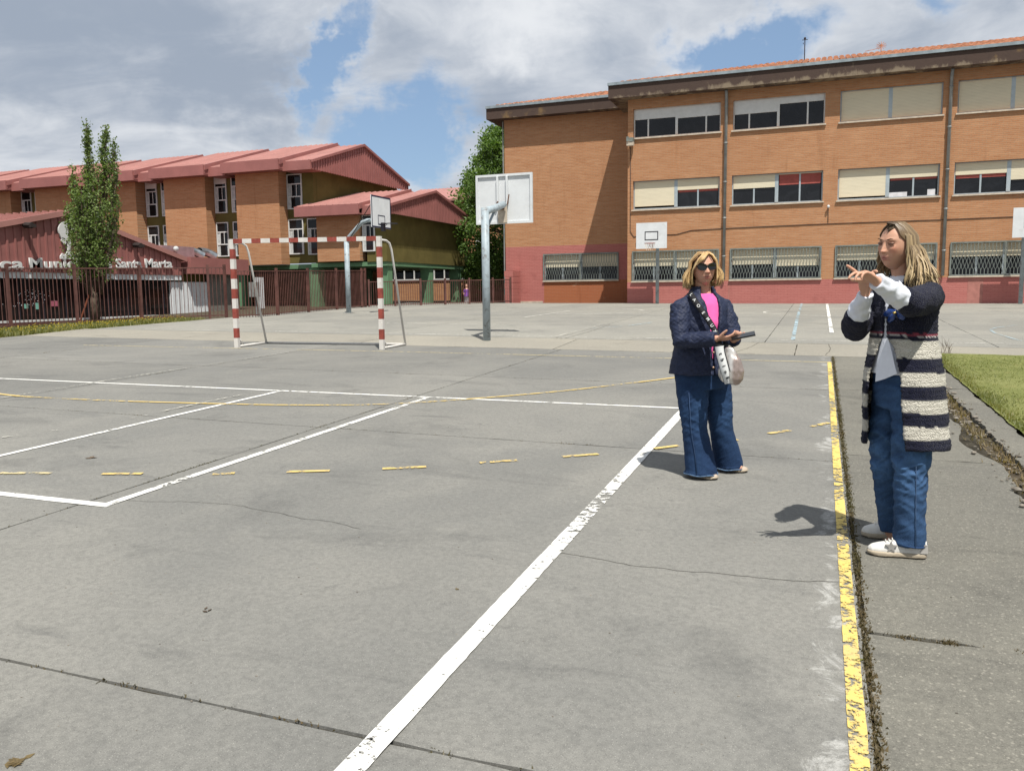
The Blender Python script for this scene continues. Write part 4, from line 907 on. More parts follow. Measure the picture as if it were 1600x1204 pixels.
# ================================================================= fences
def fence(pts, h, spacing, post_sp, label, r=.0085, zoff=0.0):
    root = empty('metal_fence', (pts[0][0], pts[0][1], gp(*pts[0])), label, 'fence')
    bar = MB(); bar.box(-r, r, -r, r, 0.06, h - .01); bme = bar.mesh('fence_bar'); bme.materials.append(M['fencemetal'])
    pm = MB(); pm.box(-.036, .036, -.036, .036, -.05, h + .07); pme = pm.mesh('fence_post'); pme.materials.append(M['fencemetal'])
    carry = 0; pc = 0
    for (a, b) in zip(pts[:-1], pts[1:]):
        A, B = Vector(a), Vector(b); L = (B - A).length; d_ = (B - A) / L; ang = math.atan2(d_.y, d_.x)
        s_ = carry
        while s_ < L:
            q = A + d_ * s_; o = link('fence_bar', bme, [], root, local=(q.x, q.y, gp(q.x, q.y))); o.rotation_euler = (0, 0, ang); s_ += spacing
        carry = s_ - L; s_ = pc
        while s_ < L:
            q = A + d_ * s_; o = link('fence_post', pme, [], root, local=(q.x, q.y, gp(q.x, q.y))); o.rotation_euler = (0, 0, ang); s_ += post_sp
        pc = s_ - L
        for z in (.10, h - .05):
            mb = MB(); n_ = Vector((-d_.y, d_.x)) * .016; za, zb = gp(*a), gp(*b)
            mb.prism([(a[0] + n_.x, a[1] + n_.y, za + z), (a[0] - n_.x, a[1] - n_.y, za + z), (a[0] - n_.x, a[1] - n_.y, za + z + .035), (a[0] + n_.x, a[1] + n_.y, za + z + .035)], (b[0] - a[0], b[1] - a[1], zb - za)); build('fence_rail', mb, M['fencemetal'], root)
    q = pts[-1]; link('fence_post', pme, [], root, local=(q[0], q[1], gp(*q)))
    return root
fence([(-20.35, 12.0), (-20.35, 17.6), (-19.75, 20.4), (-18.15, 22.05)], 1.68, .125, 2.05, 'tall maroon bar fence in front of the library with grass at its foot')
fence([(-17.9, 22.1), (-17.15, 22.3), (-17.35, 25.6), (-17.5, 29.8)], 1.56, .105, 2.0, 'tall maroon bar fence between the left goalpost and the far corner')
fence([(-17.4, 29.9), (-12.95, 34.6)], 1.10, .10, 1.12, 'low maroon bar fence running from the corner to the school wall')
mb = MB(); mb.box(-17.05, -16.75, 26.2, 26.35, 1.6, 2.15); 
meter = empty('meter_box', (-18.2, 23.6, gp(-18.2, 23.6)), 'small grey meter box on a post behind the maroon fence', 'meter box')
mb = MB(); mb.box(-18.35, -18.0, 23.5, 23.62, 1.45, 1.95); build('box', mb, M['pipe'], meter); mb = MB(); mb.box(-18.22, -18.14, 23.63, 23.7, .7, 1.9); build('post', mb, M['pipe'], meter)

# ================================================================= basketball hoops
def ring(cx, cy, cz, r, dirn, m, par, net=True, name='ring'):
    mb = MB(); mb.tube([(cx + r * math.cos(a), cy + r * math.sin(a), cz) for a in [2 * PI * k / 20 for k in range(21)]], .011, 6); ro = build(name, mb, m, par, True)
    mb = MB(); u = Vector(dirn)
    for s_ in (-1, 1):
        w = Vector((-u.y, u.x, 0)) * .07 * s_; mb.tube([Vector((cx, cy, cz)) - u * (r + .12) + w, Vector((cx, cy, cz)) - u * r * .92 + w], .014, 5)
        mb.tube([Vector((cx, cy, cz - .13)) - u * (r + .12) + w * .5, Vector((cx, cy, cz - .01)) - u * r * .85 + w], .009, 5)
    build('ring_bracket', mb, m, ro); return ro
def board_y(par, x0, x1, z0, z1, y, face, rim='white', frame_back=False):
    "board on plane y; face = +1/-1 is the side with the target marks"
    mb = MB(); mb.box(x0, x1, y - .012, y + .012, z0, z1); bo = build('backboard', mb, M['board'], par)
    yy = y + face * .014; mk = MB(); xm = (x0 + x1) / 2
    def rect(a, b, c, d_, w):
        for q in ((a, b, c, c + w), (a, b, d_ - w, d_), (a, a + w, c + w, d_ - w), (b - w, b, c + w, d_ - w)): mk.box(q[0], q[1], min(yy, yy + face * .003), max(yy, yy + face * .003), q[2], q[3])
    rect(xm - .27, xm + .27, z0 + .33, z0 + .68, .035); build('target_mark', mk, M['black'], bo)
    if frame_back:
        fb = MB(); q = -face; yb1, yb2 = sorted((y + q * .013, y + q * .045)); w = .05
        for (a, b, c, d_) in ((x0, x1, z1 - w, z1), (x0, x1, z0, z0 + w), (x0, x0 + w, z0 + w, z1 - w), (x1 - w, x1, z0 + w, z1 - w)): fb.box(a, b, yb1, yb2, c, d_)
        build('back_frame', fb, M['board'], bo)
    return bo
def flange(x, y, par, r=.15):
    z = gz(x, y); mb = MB(); mb.box(x - r, x + r, y - r, y + r, z - .01, z + .014)
    for k in range(4): a = PI / 4 + k * PI / 2; mb.tube([(x + r * .8 * math.cos(a), y + r * .8 * math.sin(a), z + .01), (x + r * .8 * math.cos(a), y + r * .8 * math.sin(a), z + .035)], .014, 6)
    return build('base_plate', mb, M['pipe'], par)
# 1: seen from behind
x, y = -6.49, 15.9; g0 = gz(x, y)
h1 = empty('basketball_hoop', (x, y, g0), 'basketball hoop seen from behind, white board with bare frame on a thick blue grey post', 'basketball hoop')
mb = MB(); mb.tube([(x, y, g0 - .02), (x, y, 3.22)], .080, 18); build('post', mb, M['polepaint'], h1, True)
mb = MB(); mb.tube([(x, y, 3.10), (x + .02, y + .12, 3.18), (x - .04, y + .65, 3.27), (x - .06, y + 1.20, 3.40)], .075, 14); mb.tube([(x, y + .05, 2.78), (x - .04, y + .62, 3.2)], .028, 8); build('arm', mb, M['polepaint'], h1, True)
b1 = board_y(h1, -7.24, -5.92, 3.00, 4.07, y + 1.36, 1, frame_back=True)
mb = MB(); yb = y + 1.36
for xx in (-6.72, -6.50): mb.box(xx - .02, xx + .02, yb - .07, yb - .02, 3.42, 4.02)
build('back_strut', mb, M['board'], b1); mb = MB(); mb.box(-6.70, -6.50, yb - .10, yb - .046, 3.02, 3.38); build('mount_plate', mb, M['sill'], b1)
mb = MB(); mb.box(-6.66, -6.54, yb - .15, yb - .101, 3.30, 3.44); mb.tube([(-6.74, yb - .08, 3.40), (-6.70, yb - .08, 3.48)], .02, 6); mb.tube([(-6.48, yb - .08, 3.40), (-6.44, yb - .08, 3.62)], .014, 6); build('rusty_clamp', mb, flat('rusty_steel', (0.16, 0.075, 0.04), 0.8, dirt=(0.3, 0.14, 0.07)), b1)
ring(-6.6, yb + .38, 3.14, .225, (0, 1, 0), M['cable'], h1)
# 2: seen from the side, behind the goal
x, y = -15.49, 25.2; g0 = gz(x, y)
h2 = empty('basketball_hoop', (x, y, g0), 'basketball hoop turned side on behind the goal, white board with dark blue edge', 'basketball hoop')
mb = MB(); mb.tube([(x, y, g0 - .02), (x, y, 3.32)], .088, 16); build('post', mb, M['polepaint'], h2, True)
XB = -14.10
mb = MB(); mb.tube([(x, y, 3.25), (x + .12, y, 3.48), (x + .62, y, 3.93), (x + .85, y, 4.0), (XB - .05, y, 4.0)], .07, 12); build('arm', mb, M['polepaint'], h2, True)
mb = MB(); mb.tube([(x + .05, y, 3.3), (XB - .03, y - .3, 4.75)], .014, 6); build('stay_rod', mb, M['cable'], h2)
mb = MB(); mb.box(XB - .013, XB + .013, y - .66, y + .66, 3.72, 4.78); bo = build('backboard', mb, M['board'], h2)
navy = flat('navy_edge_paint', (0.015, 0.018, 0.055), 0.6)
mb = MB(); w = .05; X1, X2 = XB + .0135, XB + .017
for (a, b, c, d_) in ((y - .66, y + .66, 4.78 - w, 4.78), (y - .66, y + .66, 3.72, 3.72 + w), (y - .66, y - .66 + w, 3.72 + w, 4.78 - w), (y + .66 - w, y + .66, 3.72 + w, 4.78 - w), (y - .24, y + .24, 4.12, 4.15), (y - .24, y + .24, 3.82, 3.86), (y - .24, y - .21, 3.86, 4.12), (y + .21, y + .24, 3.86, 4.12)): mb.box(X1, X2, a, b, c, d_)
build('painted_edge', mb, navy, bo)
ring(XB + .38, y, 3.86, .225, (1, 0, 0), M['black'], h2)
mb = MB(); mb.box(XB + .02, XB + .12, y - .07, y + .07, 3.62, 3.90); build('ring_mount', mb, M['black'], h2)
flange(x, y, h2)
# 3 and 4: against the school wall, facing the camera
def wallhoop(x, xb0, xb1, label):
    y = 33.75; g0 = gz(x, y)
    h_ = empty('basketball_hoop', (x, y, g0), label, 'basketball hoop')
    mb = MB(); mb.tube([(x, y, g0 - .02), (x, y, 3.25), (x, y - .12, 3.35), (x, y - .40, 3.38)], .07, 14); build('post', mb, M['polepaint'], h_, True)
    yb = 33.25; mb = MB(); bo = board_y(h_, xb0, xb1, 3.17, 4.19, yb, -1)
    xm = (xb0 + xb1) / 2; ring(xm, yb - .37, 3.36, .21, (0, -1, 0), M['redmetal'], h_)
    mb = MB()
    for k in range(10):
        a = 2 * PI * k / 10; mb.tube([(xm + .2 * math.cos(a), yb - .37 + .2 * math.sin(a), 3.36), (xm + .12 * math.cos(a + .3), yb - .37 + .12 * math.sin(a + .3), 3.08)], .005, 3)
    build('net', mb, M['sill'], h_)
wallhoop(-6.26, -7.03, -5.80, 'small basketball hoop facing the camera in front of the first barred window')
wallhoop(6.60, 6.14, 7.36, 'basketball hoop cut off by the right edge of the photo')
# ================================================================= handball goal
GL, GR = Vector((-10.87, 13.48)), Vector((-7.82, 13.87))
gd = (GR - GL).normalized(); gn = Vector((-gd.y, gd.x)); gw = (GR - GL).length
goal = empty('handball_goal', (GL.x, GL.y, gz(GL.x, GL.y)), 'small red and white striped handball goal without a net', 'goal')
def gpt(u, v, z, rel=True):
    q = GL + gd * u + gn * v; return Vector((q.x, q.y, (gz(q.x, q.y) if rel else 0) + z))
def stripes(p0, p1, n, w, first, name):
    mb = MB(); d_ = (p1 - p0) / n; side = Vector((gd.x, gd.y, 0)); 
    for k in range(n):
        mb.cm = (k + first) % 2; a = p0 + d_ * k; b = p0 + d_ * (k + 1)
        dn_ = d_.normalized(); s1 = side if abs(dn_.z) > .5 else Vector((0, 0, 1)); s2 = dn_.cross(s1).normalized(); s1 = s2.cross(dn_).normalized()
        c = [s1 * w + s2 * w, s1 * -w + s2 * w, s1 * -w - s2 * w, s1 * w - s2 * w]; mb.prism([a + q for q in c], d_)
    return build(name, mb, [M['goalwhite'], M['goalred']], goal)
HG = 2.13
stripes(gpt(0, 0, 0), gpt(0, 0, HG), 11, .042, 0, 'goal_post'); stripes(gpt(gw, 0, 0), gpt(gw, 0, HG), 11, .042, 0, 'goal_post')
stripes(gpt(.042, 0, HG - .042), gpt(gw - .042, 0, HG - .042), 15, .0418, 1, 'crossbar')
for u in (.0, gw):
    mb = MB(); dz_ = 0.0
    mb.tube([gpt(u, .04, HG - .06), gpt(u, .36, HG - .07), gpt(u + .03, .45, HG - .12), gpt(u + .05, .50, HG - .25), gpt(u + .14, .88, 0.03)], .021, 8); build('rear_stay', mb, M['goalwhite'], goal, True)
    mb = MB(); mb.tube([gpt(u, .04, .025), gpt(u + .14, .90, .025)], .022, 8); mb.tube([gpt(u, .03, .22), gpt(u + .02, .20, .03)], .018, 6); build('ground_bar', mb, M['goalwhite'], goal, True)
mb = MB(); mb.tube([gpt(.14, .90, .025), gpt(gw + .14, .90, .025)], .020, 8); build('ground_bar', mb, M['goalwhite'], goal, True)
# ================================================================= trees
def leafcloud(centres, n, size, spread, up=0.0):
    "n leaf quads spread round twig points"
    c = np.array([q[0] for q in centres]); r = np.array([q[1] for q in centres]); idx = RNG.integers(0, len(c), n)
    pos = c[idx] + RNG.normal(0, 1, (n, 3)) * (r[idx][:, None] * spread)
    a = RNG.normal(0, 1, (n, 3)); a[:, 2] += up; a /= np.linalg.norm(a, axis=1)[:, None]
    b = np.cross(a, RNG.normal(0, 1, (n, 3))); b /= np.linalg.norm(b, axis=1)[:, None]
    s_ = size * RNG.uniform(.6, 1.3, n)[:, None]; nn = np.cross(a, b)
    v = np.stack([pos - a * s_, pos + b * s_ * .55 + nn * s_ * .15, pos + a * s_, pos - b * s_ * .55 + nn * s_ * .15], 1).reshape(-1, 3)
    f = np.arange(4 * n).reshape(-1, 4); me = bpy.data.meshes.new('leaves'); me.from_pydata(v.tolist(), [], f.tolist()); me.update(); return me, v
def leafobj(name, me, m, root):
    off = np.array(OFF[root.name]); co_ = np.zeros(len(me.vertices) * 3); me.vertices.foreach_get('co', co_); me.vertices.foreach_set('co', (co_.reshape(-1, 3) - off).ravel()); me.update(); return link(name, me, m, root)
# poplar in front of the library
px_, py_ = -21.25, 19.7; g0 = gp(px_, py_)
pop = empty('poplar_tree', (px_, py_, g0), 'slender poplar with two pointed tops in front of the library', 'tree')
tr = MB(); tr.tube([(px_, py_, g0 - .1), (px_ + .02, py_, 1.4), (px_ - .02, py_, 2.1)], [.15, .12, .10], 10); tw = MB(); cen = []
def leader(p0, p1, w0, nb, taper=.55, lo=.1):
    p0, p1 = Vector(p0), Vector(p1); tr.tube([p0, (p0 + p1) / 2 + Vector((0, 0, .1)), p1], [.07, .04, .008], 6)
    for k in range(nb):
        u = lo + (1 - lo) * (k + random.random()) / nb; q = p0.lerp(p1, u); a = random.uniform(0, 2 * PI)
        w = w0 * (1 - u) ** taper + .05
        if u < .25: w *= .55 + 1.8 * u
        o_ = Vector((math.cos(a), math.sin(a), 0)) * w * random.uniform(.35, 1); e = q + o_ + Vector((0, 0, .35 + .35 * random.random()))
        tw.tube([q, q + o_ * .7 + Vector((0, 0, .12)), e], [.012, .008, .003], 4, False)
        for s_ in range(6): m_ = q.lerp(e, .3 + .7 * s_ / 5) + o_ * .15; cen.append((tuple(m_), .07))
b0 = (px_, py_, 1.5)
leader(b0, (px_ + .10, py_ + .1, 6.25), .60, 100, 1.5); leader((px_ + .05, py_, 1.6), (px_ + 1.02, py_ - .1, 6.12), .62, 95, 1.15)
leader((px_ - .1, py_, 1.7), (px_ - .50, py_, 5.0), .50, 60, 1.1); leader((px_ - .2, py_, 1.6), (px_ - .85, py_, 3.9), .42, 40, .9); leader((px_ + .2, py_, 1.8), (px_ + 1.35, py_ - .1, 5.0), .50, 65, .8, .1); leader((px_ + .3, py_, 1.6), (px_ + 1.25, py_ - .1, 3.9), .45, 45, .6, .1); leader((px_ + .1, py_, 3.5), (px_ + .38, py_, 5.4), .14, 16, .8)
leader((px_ + .6, py_, 4.2), (px_ + 1.32, py_ - .1, 5.6), .16, 14, .5, .55); leader((px_ + .0, py_ - .1, 1.6), (px_ + .1, py_ - .3, 4.2), .75, 70, .5)
build('trunk', tr, M['bark'], pop, True); build('twig', tw, M['bark'], pop)
me, _ = leafcloud(cen, 13000, .045, .85, .4); leafobj('crown', me, M['leaf'], pop)
tw = MB(); mb = MB(); mb.tube([(px_ - .42, py_ - .2, g0), (px_ - .02, py_ - .05, 1.75)], .03, 6); build('rusty_prop', mb, flat('rust_red', (0.24, 0.075, 0.04), 0.8), pop)
# big tree beside the school corner
bx, by = -15.6, 42.0; g0 = gp(bx, by)
big = empty('broadleaf_tree', (bx, by, g0), 'large dense green tree rising beside the school corner', 'tree')
tr = MB(); tr.tube([(bx, by, g0 - .1), (bx + .1, by, 3.0), (bx, by, 6), (bx + .1, by, 10)], [.28, .22, .15, .03], 10); cen = []
def crown(n, prof, cx, cy, z0, z1):
    for _ in range(n):
        u = random.random(); z = z0 + (z1 - z0) * u; rm = prof(u); a = random.uniform(0, 2 * PI)
        bump = 1 + .28 * mnoise.noise(Vector((math.cos(a) * 1.6, math.sin(a) * 1.6, z * .55))) + .18 * mnoise.noise(Vector((math.cos(a) * 4, math.sin(a) * 4, z * 1.3 + 5)))
        r = rm * bump * random.uniform(.45, 1) ** .6; cen.append(((cx + r * math.cos(a), cy + r * math.sin(a), z), random.uniform(.14, .32)))
        if random.random() < .06: tr.tube([(cx, cy, z - .8), (cx + r * .5 * math.cos(a), cy + r * .5 * math.sin(a), z - .35), (cx + r * math.cos(a), cy + r * math.sin(a), z)], [.07, .04, .01], 5, False)
crown(980, lambda u: 4.05 * (math.sin(PI * min(1, .10 + .80 * (1 - (1 - u) ** .85) if False else .16 + .80 * u)) ** .6) * (1 - .25 * u), bx + .2, by, 2.0, 10.15)
build('trunk', tr, M['bark'], big, True); me, _ = leafcloud(cen, 62000, .085, .85, .3); leafobj('crown', me, M['leaf2'], big)
sx0, sy0 = -13.9, 47.5; g0 = gp(sx0, sy0)
sm = empty('shrub', (sx0, sy0, g0), 'thin leafy shrub under the big tree behind the low fence', 'shrub'); cen = []; tr = MB()
for _ in range(26):
    a = random.uniform(0, 2 * PI); r = random.uniform(.2, 1.3); q = (sx0 + r * math.cos(a), sy0 + r * math.sin(a), g0 + random.uniform(.4, 2.2)); cen.append((q, .22)); tr.tube([(sx0, sy0, g0), q], [.03, .008], 4, False)
build('stem', tr, M['bark'], sm); me, _ = leafcloud(cen, 2600, .08, .9, .3); leafobj('foliage', me, M['leaf2'], sm)
# ================================================================= people
def to_mesh(mb, voxel, smooth=3, fac=.6):
    me = mb.mesh('tmp'); o = bpy.data.objects.new('tmp', me); C.objects.link(o)
    r = o.modifiers.new('r', 'REMESH'); r.mode = 'VOXEL'; r.voxel_size = voxel; r.use_smooth_shade = True
    s_ = o.modifiers.new('s', 'SMOOTH'); s_.factor = fac; s_.iterations = smooth
    dg = bpy.context.evaluated_depsgraph_get(); out = bpy.data.meshes.new_from_object(o.evaluated_get(dg)); bpy.data.objects.remove(o); bpy.data.meshes.remove(me); return out
def getco(me): a = np.zeros(len(me.vertices) * 3); me.vertices.foreach_get('co', a); return a.reshape(-1, 3)
def setco(me, a): me.vertices.foreach_set('co', a.ravel()); me.update()
def normals(me): a = np.zeros(len(me.vertices) * 3); me.vertices.foreach_get('normal', a); return a.reshape(-1, 3)
def wrinkle(me, fn): c = getco(me); n = normals(me); setco(me, c + n * fn(c)[:, None])
def nz(c, s, seed=0.0): return np.array([mnoise.noise(Vector((p[0] * s + seed, p[1] * s, p[2] * s))) for p in c])
def nzv(c, sv, seed=0.0): return np.array([mnoise.noise(Vector((p[0] * sv[0] + seed, p[1] * sv[1], p[2] * sv[2]))) for p in c])
def colattr(me, cols):
    a = me.color_attributes.new('Col', 'FLOAT_COLOR', 'POINT'); c = np.ones((len(me.vertices), 4)); c[:, :3] = cols; a.data.foreach_set('color', c.ravel())
def put(name, me, m, root, smooth=True, par=None):
    c = getco(me) - np.array(OFF[(par or root).name]); setco(me, c); return link(name, me, m, par or root, smooth)
# materials
def skinmat():
    m, t, b = mat('skin', 0.5, 0.35); P = t.pos(); c = t.attr('Col')
    c = t.mix(t.ramp(t.noise(P, 60, 4, 0.6), 0.4, 0.7, 0, .25), c, t.vmath('MULTIPLY', c, (1.0, .80, .75)))
    t.put(b.inputs['Base Color'], c); b.inputs['Subsurface Weight'].default_value = 0.12; b.inputs['Subsurface Radius'].default_value = (.012, .005, .003); b.inputs['Subsurface Scale'].default_value = 1.0
    t.link(t.bump(t.noise(P, 350, 2, .5), .15, .001), b.inputs['Normal']); return m
SKIN = skinmat()
def cloth(name, col, scale=500, rough=.85, bumpk=.4, var=.15, fuzz=0.0):
    m, t, b = mat(name, rough, .2); P = t.pos(); n = t.noise(P, 18, 5, .65); f = t.noise(P, scale, 2, .6)
    c = t.mix(t.ramp(n, .3, .7), tuple(x * (1 - var) for x in col), tuple(min(1, x * (1 + var)) for x in col))
    t.put(b.inputs['Base Color'], c); t.link(t.bump(f, bumpk, .003), b.inputs['Normal']); b.inputs['Sheen Weight'].default_value = fuzz; return m
def denim(name, dark, light):
    m, t, b = mat(name, .85, .2); P = t.pos(); a = t.attr('Col', 'Fac')
    c = t.mix(a, dark, light); c = t.mix(t.ramp(t.noise(P, 45, 5, .7), .4, .7, 0, .35), c, tuple(q * .6 for q in dark))
    w = t.noise(t.scale(P, (900, 900, 220)), 1, 2, .5); c = t.mix(t.ramp(w, .4, .75, 0, .35), c, tuple(min(1, q * 1.7 + .01) for q in light))
    t.put(b.inputs['Base Color'], c); t.link(t.bump(w, .3, .002), b.inputs['Normal']); return m
def hairmat(name):
    m, t, b = mat(name, .42, .45); c = t.attr('Col'); t.put(b.inputs['Base Color'], c); P = t.pos()
    t.link(t.bump(t.noise(t.scale(P, (500, 500, 30)), 1, 3, .6), .35, .002), b.inputs['Normal']); return m
HAIR = hairmat('hair')
def knit():
    m, t, b = mat('knit_wool', .95, .1); P = t.pos(); c = t.attr('Col'); v = t.voro(t.scale(P, (1, 1, 1.3)), 150); n = t.noise(P, 160, 3, .6)
    h = t.math('ADD', t.math('MULTIPLY', v, -1.0), n); c = t.mix(t.ramp(h, -.35, .35, .5, 0), c, t.vmath('MULTIPLY', c, (.55, .55, .55)))
    t.put(b.inputs['Base Color'], c); t.link(t.bump(h, 1.0, .010), b.inputs['Normal']); b.inputs['Sheen Weight'].default_value = .1; return m
KNIT = knit()
def quilt():
    m, t, b = mat('quilted_navy', .62, .25); P = t.pos(); x, y, z = t.sep(P)
    h_ = t.math('ADD', t.math('MULTIPLY', x, .8), t.math('MULTIPLY', y, .5))
    wob = t.math('MULTIPLY', t.noise(P, 9, 3, .6), .05)
    a = t.math('SINE', t.math('MULTIPLY', t.math('ADD', t.math('ADD', h_, z), wob) , 52)); c2 = t.math('SINE', t.math('MULTIPLY', t.math('ADD', t.math('SUBTRACT', h_, z), wob), 52))
    g = t.math('MULTIPLY', t.math('POWER', t.math('ABSOLUTE', a), .35), t.math('POWER', t.math('ABSOLUTE', c2), .35))
    n = t.noise(P, 40, 5, .65)
    c = t.mix(t.ramp(n, .3, .7), (0.012, 0.017, 0.040), (0.020, 0.028, 0.062)); t.put(b.inputs['Base Color'], c)
    t.link(t.bump(t.math('ADD', g, t.math('MULTIPLY', n, .9)), .45, .010), b.inputs['Normal']); return m
QUILT = quilt()
NAVY = cloth('navy_wool', (0.014, 0.016, 0.036), 260, .95, .9, .25, .08)
SHIRT = cloth('white_cotton', (0.66, 0.69, 0.76), 700, .8, .2, .05)
PINK = cloth('pink_jersey', (0.78, 0.12, 0.36), 700, .8, .2, .06)
RUBBER = flat('beige_rubber', (0.42, 0.36, 0.27), .7, .3, dirt=(.2, .17, .12), dscale=40)
LEATHER = flat('white_leather', (0.70, 0.69, 0.65), .5, .4, dirt=(.45, .42, .36), dscale=30)
GREYL = flat('grey_suede', (0.34, 0.33, 0.31), .9, .1)
TAUPE = flat('beige_leather', (0.46, 0.38, 0.30), .6, .3)
EYEW = flat('eye_white', (.55, .50, .47), .25, .5); IRIS = flat('eye_iris', (.03, .018, .01), .2, .5)
BROW = flat('eyebrow', (.10, .06, .035), .9); LIP = (0.40, 0.135, 0.12)

def hand(mb, wrist, d_, nrm, curls, thumb=(.5, .2), size=1.0, lens=(.072, .080, .074, .058), flip=1, spread=.10, width=.037):
    """d_: palm direction, nrm: palm side normal; curls: per finger total bend for 3 joints (rad)"""
    W_ = Vector(wrist); d_ = Vector(d_).normalized(); nrm = (Vector(nrm) - d_ * d_.dot(Vector(nrm))).normalized(); s_ = d_.cross(nrm) * flip
    w = width * size; L = .088 * size
    mb.tube([W_ - d_ * .03, W_, W_ + d_ * L * .35, W_ + d_ * L * .75, W_ + d_ * L], [.025 * size, .024 * size, w * .95, w * 1.08, w * .95], 12, side=s_, r2=[.020 * size, .018 * size, .017 * size, .015 * size, .012 * size])
    for k in range(4):
        off = (1.5 - k) / 1.5; base = W_ + d_ * (L * (.95 - .04 * abs(off - .3))) + s_ * off * w * .78; dr = (d_ + s_ * off * spread).normalized(); r = (.0088 - .0006 * k) * size; P_ = [base - dr * .02]; q = base; P_.append(q); c = curls[k]
        for j, fr in enumerate((.45, .30, .25)):
            ang = c[j] if isinstance(c, (tuple, list)) else c / 3
            dr = (dr * math.cos(ang) + nrm * math.sin(ang)); dr.normalize(); side_n = s_.cross(dr) * (1 if flip > 0 else -1)
            nrm_l = (nrm - dr * nrm.dot(dr)); q = q + dr * lens[k] * size * fr; P_.append(q)
            # rotate bending normal along with the finger
            nn = s_.cross(dr); nn = nn if nn.dot(nrm) * 1 > -9 else nn
            nrm2 = (Vector(nrm) * math.cos(ang) - (P_[-1] - P_[-2]).normalized() * 0)
        # recompute a clean curl in the finger plane
        P2 = [base - d_ * .02, base]; a_t = 0.0; q = base; dd0 = (d_ + s_ * off * spread).normalized(); n0 = (nrm - dd0 * nrm.dot(dd0)).normalized()
        for j, fr in enumerate((.45, .30, .25)):
            a_t += c[j] if isinstance(c, (tuple, list)) else c / 3
            q = q + (dd0 * math.cos(a_t) + n0 * math.sin(a_t)) * lens[k] * size * fr; P2.append(q)
        mb.tube(P2, [r * 1.1, r * 1.12, r * 1.02, r * .95, r * .72], 8)
    tb = W_ + d_ * L * .22 + s_ * w * .75; td = (d_ * thumb[0] + s_ * (1 - thumb[0] * .6) + nrm * thumb[1]).normalized(); td2 = (td + d_ * .5 + nrm * .15).normalized()
    mb.tube([tb - td * .015, tb + td * .012, tb + td * .038 * size, tb + td * .038 * size + td2 * .028 * size, tb + td * .038 * size + td2 * .045 * size], [.013 * size, .0135 * size, .0115 * size, .0100 * size, .0070 * size], 8)

def head_geo(center, f, tilt=0.0, roll=0.0, sc=1.0, skin=(.55, .30, .22), wide=1.0, age=0.0, nod=0.0):
    bm = bmesh.new(); bmesh.ops.create_icosphere(bm, subdivisions=6, radius=1.0); bm.verts.ensure_lookup_table()
    v = np.array([q.co[:] for q in bm.verts]); fc = [tuple(q.index for q in p.verts) for p in bm.faces]; bm.free()
    x, y, z = v.T; X = x * .0735 * wide; Y = y * .094; Z = z * .113
    t_ = np.clip(-z, 0, 1); X = X * (1 - (.30 - .05 * age) * t_ ** 1.7); Y = np.where((y > 0) & (z < 0), Y * (1 - .62 * np.clip(t_ * 1.15, 0, 1)), Y); Y = np.where((y > 0) & (z > 0), Y * 1.05, Y)
    fr = np.clip(-y, 0, 1); Y = np.where(y < 0, -(fr ** .82) * .088, Y); Y = np.where((y < 0) & (z > .55), Y * (1 - .12 * (z - .55)), Y)
    Y -= .012 * np.clip(t_ - .45, 0, 1) * fr
    g = lambda a, s: np.exp(-(a / s) ** 2); F = np.clip((-y - .15) * 2, 0, 1); aX = np.abs(X); D = np.zeros_like(X)
    prog = np.clip((.026 - Z) / .046, 0, 1); amp = np.where(Z > -.020, .0235 * prog ** 1.25, .0235 * g(Z + .020, .0065)); D += amp * np.exp(-(X / (.0078 + .0045 * prog)) ** 2)
    D += .006 * g(aX - .012, .006) * g(Z + .019, .007)
    D -= .0105 * g(aX - .031, .015) * g(Z - .019, .011); D += .005 * g(aX - .028, .022) * g(Z - .037, .008); D += .0045 * g(aX - .044, .017) * g(Z + .006, .016)
    D += .006 * g(X, .026) * g(Z + .050, .017); D += .0042 * g(X, .018) * g(Z + .0455, .0036) + .0052 * g(X, .016) * g(Z + .0575, .0042); D -= .0058 * g(X, .022) * g(Z + .0512, .0022)
    D -= .0035 * g(X, .018) * g(Z + .069, .005); D += .0075 * g(X, .019) * g(Z + .088, .014); D -= (.0015 + .002 * age) * g(aX - .030 + (Z + .03) * .25, .0035) * g(Z + .036, .018)
    Y -= D * F
    # colour
    sk = np.array(skin); col = np.tile(sk, (len(X), 1)); 
    def blend(w, c): nonlocal col; w = np.clip(w * F, 0, 1)[:, None]; col = col * (1 - w) + np.array(c) * w
    blend(.55 * g(aX - .045, .020) * g(Z + .012, .020), sk * np.array([1.0, .70, .66])); blend(.35 * g(X, .012) * g(Z + .018, .012), sk * np.array([1.05, .80, .75]))
    blend(.95 * g(X, .0205) ** 1 * (g(Z + .0455, .0042) + g(Z + .0575, .0052)) * (aX < .027), LIP); blend(.8 * g(X, .023) * g(Z + .0512, .0016), (.10, .03, .03))
    blend(.5 * g(aX - .031, .017) * g(Z - .018, .010), sk * np.array([.72, .6, .56])); blend(.85 * g(aX - .0065, .0028) * g(Z + .0265, .0025), (.10, .04, .03))
    f = Vector(f).normalized(); f.z = 0; f.normalize(); bk = -f; up = Vector((0, 0, 1)); lf = up.cross(bk) * -1
    lf = Vector((-f.y, f.x, 0)); R = Matrix((lf, bk, up)).transposed(); R = R @ Matrix.Rotation(roll, 3, 'Y') @ Matrix.Rotation(nod, 3, 'X')
    P_ = np.stack([X, Y, Z], 1) * sc @ np.array(R).T + np.array(center)
    return P_, fc, col, R
def loc2w(R, center, sc): return lambda x, y, z: Vector(center) + R @ (Vector((x, y, z)) * sc)
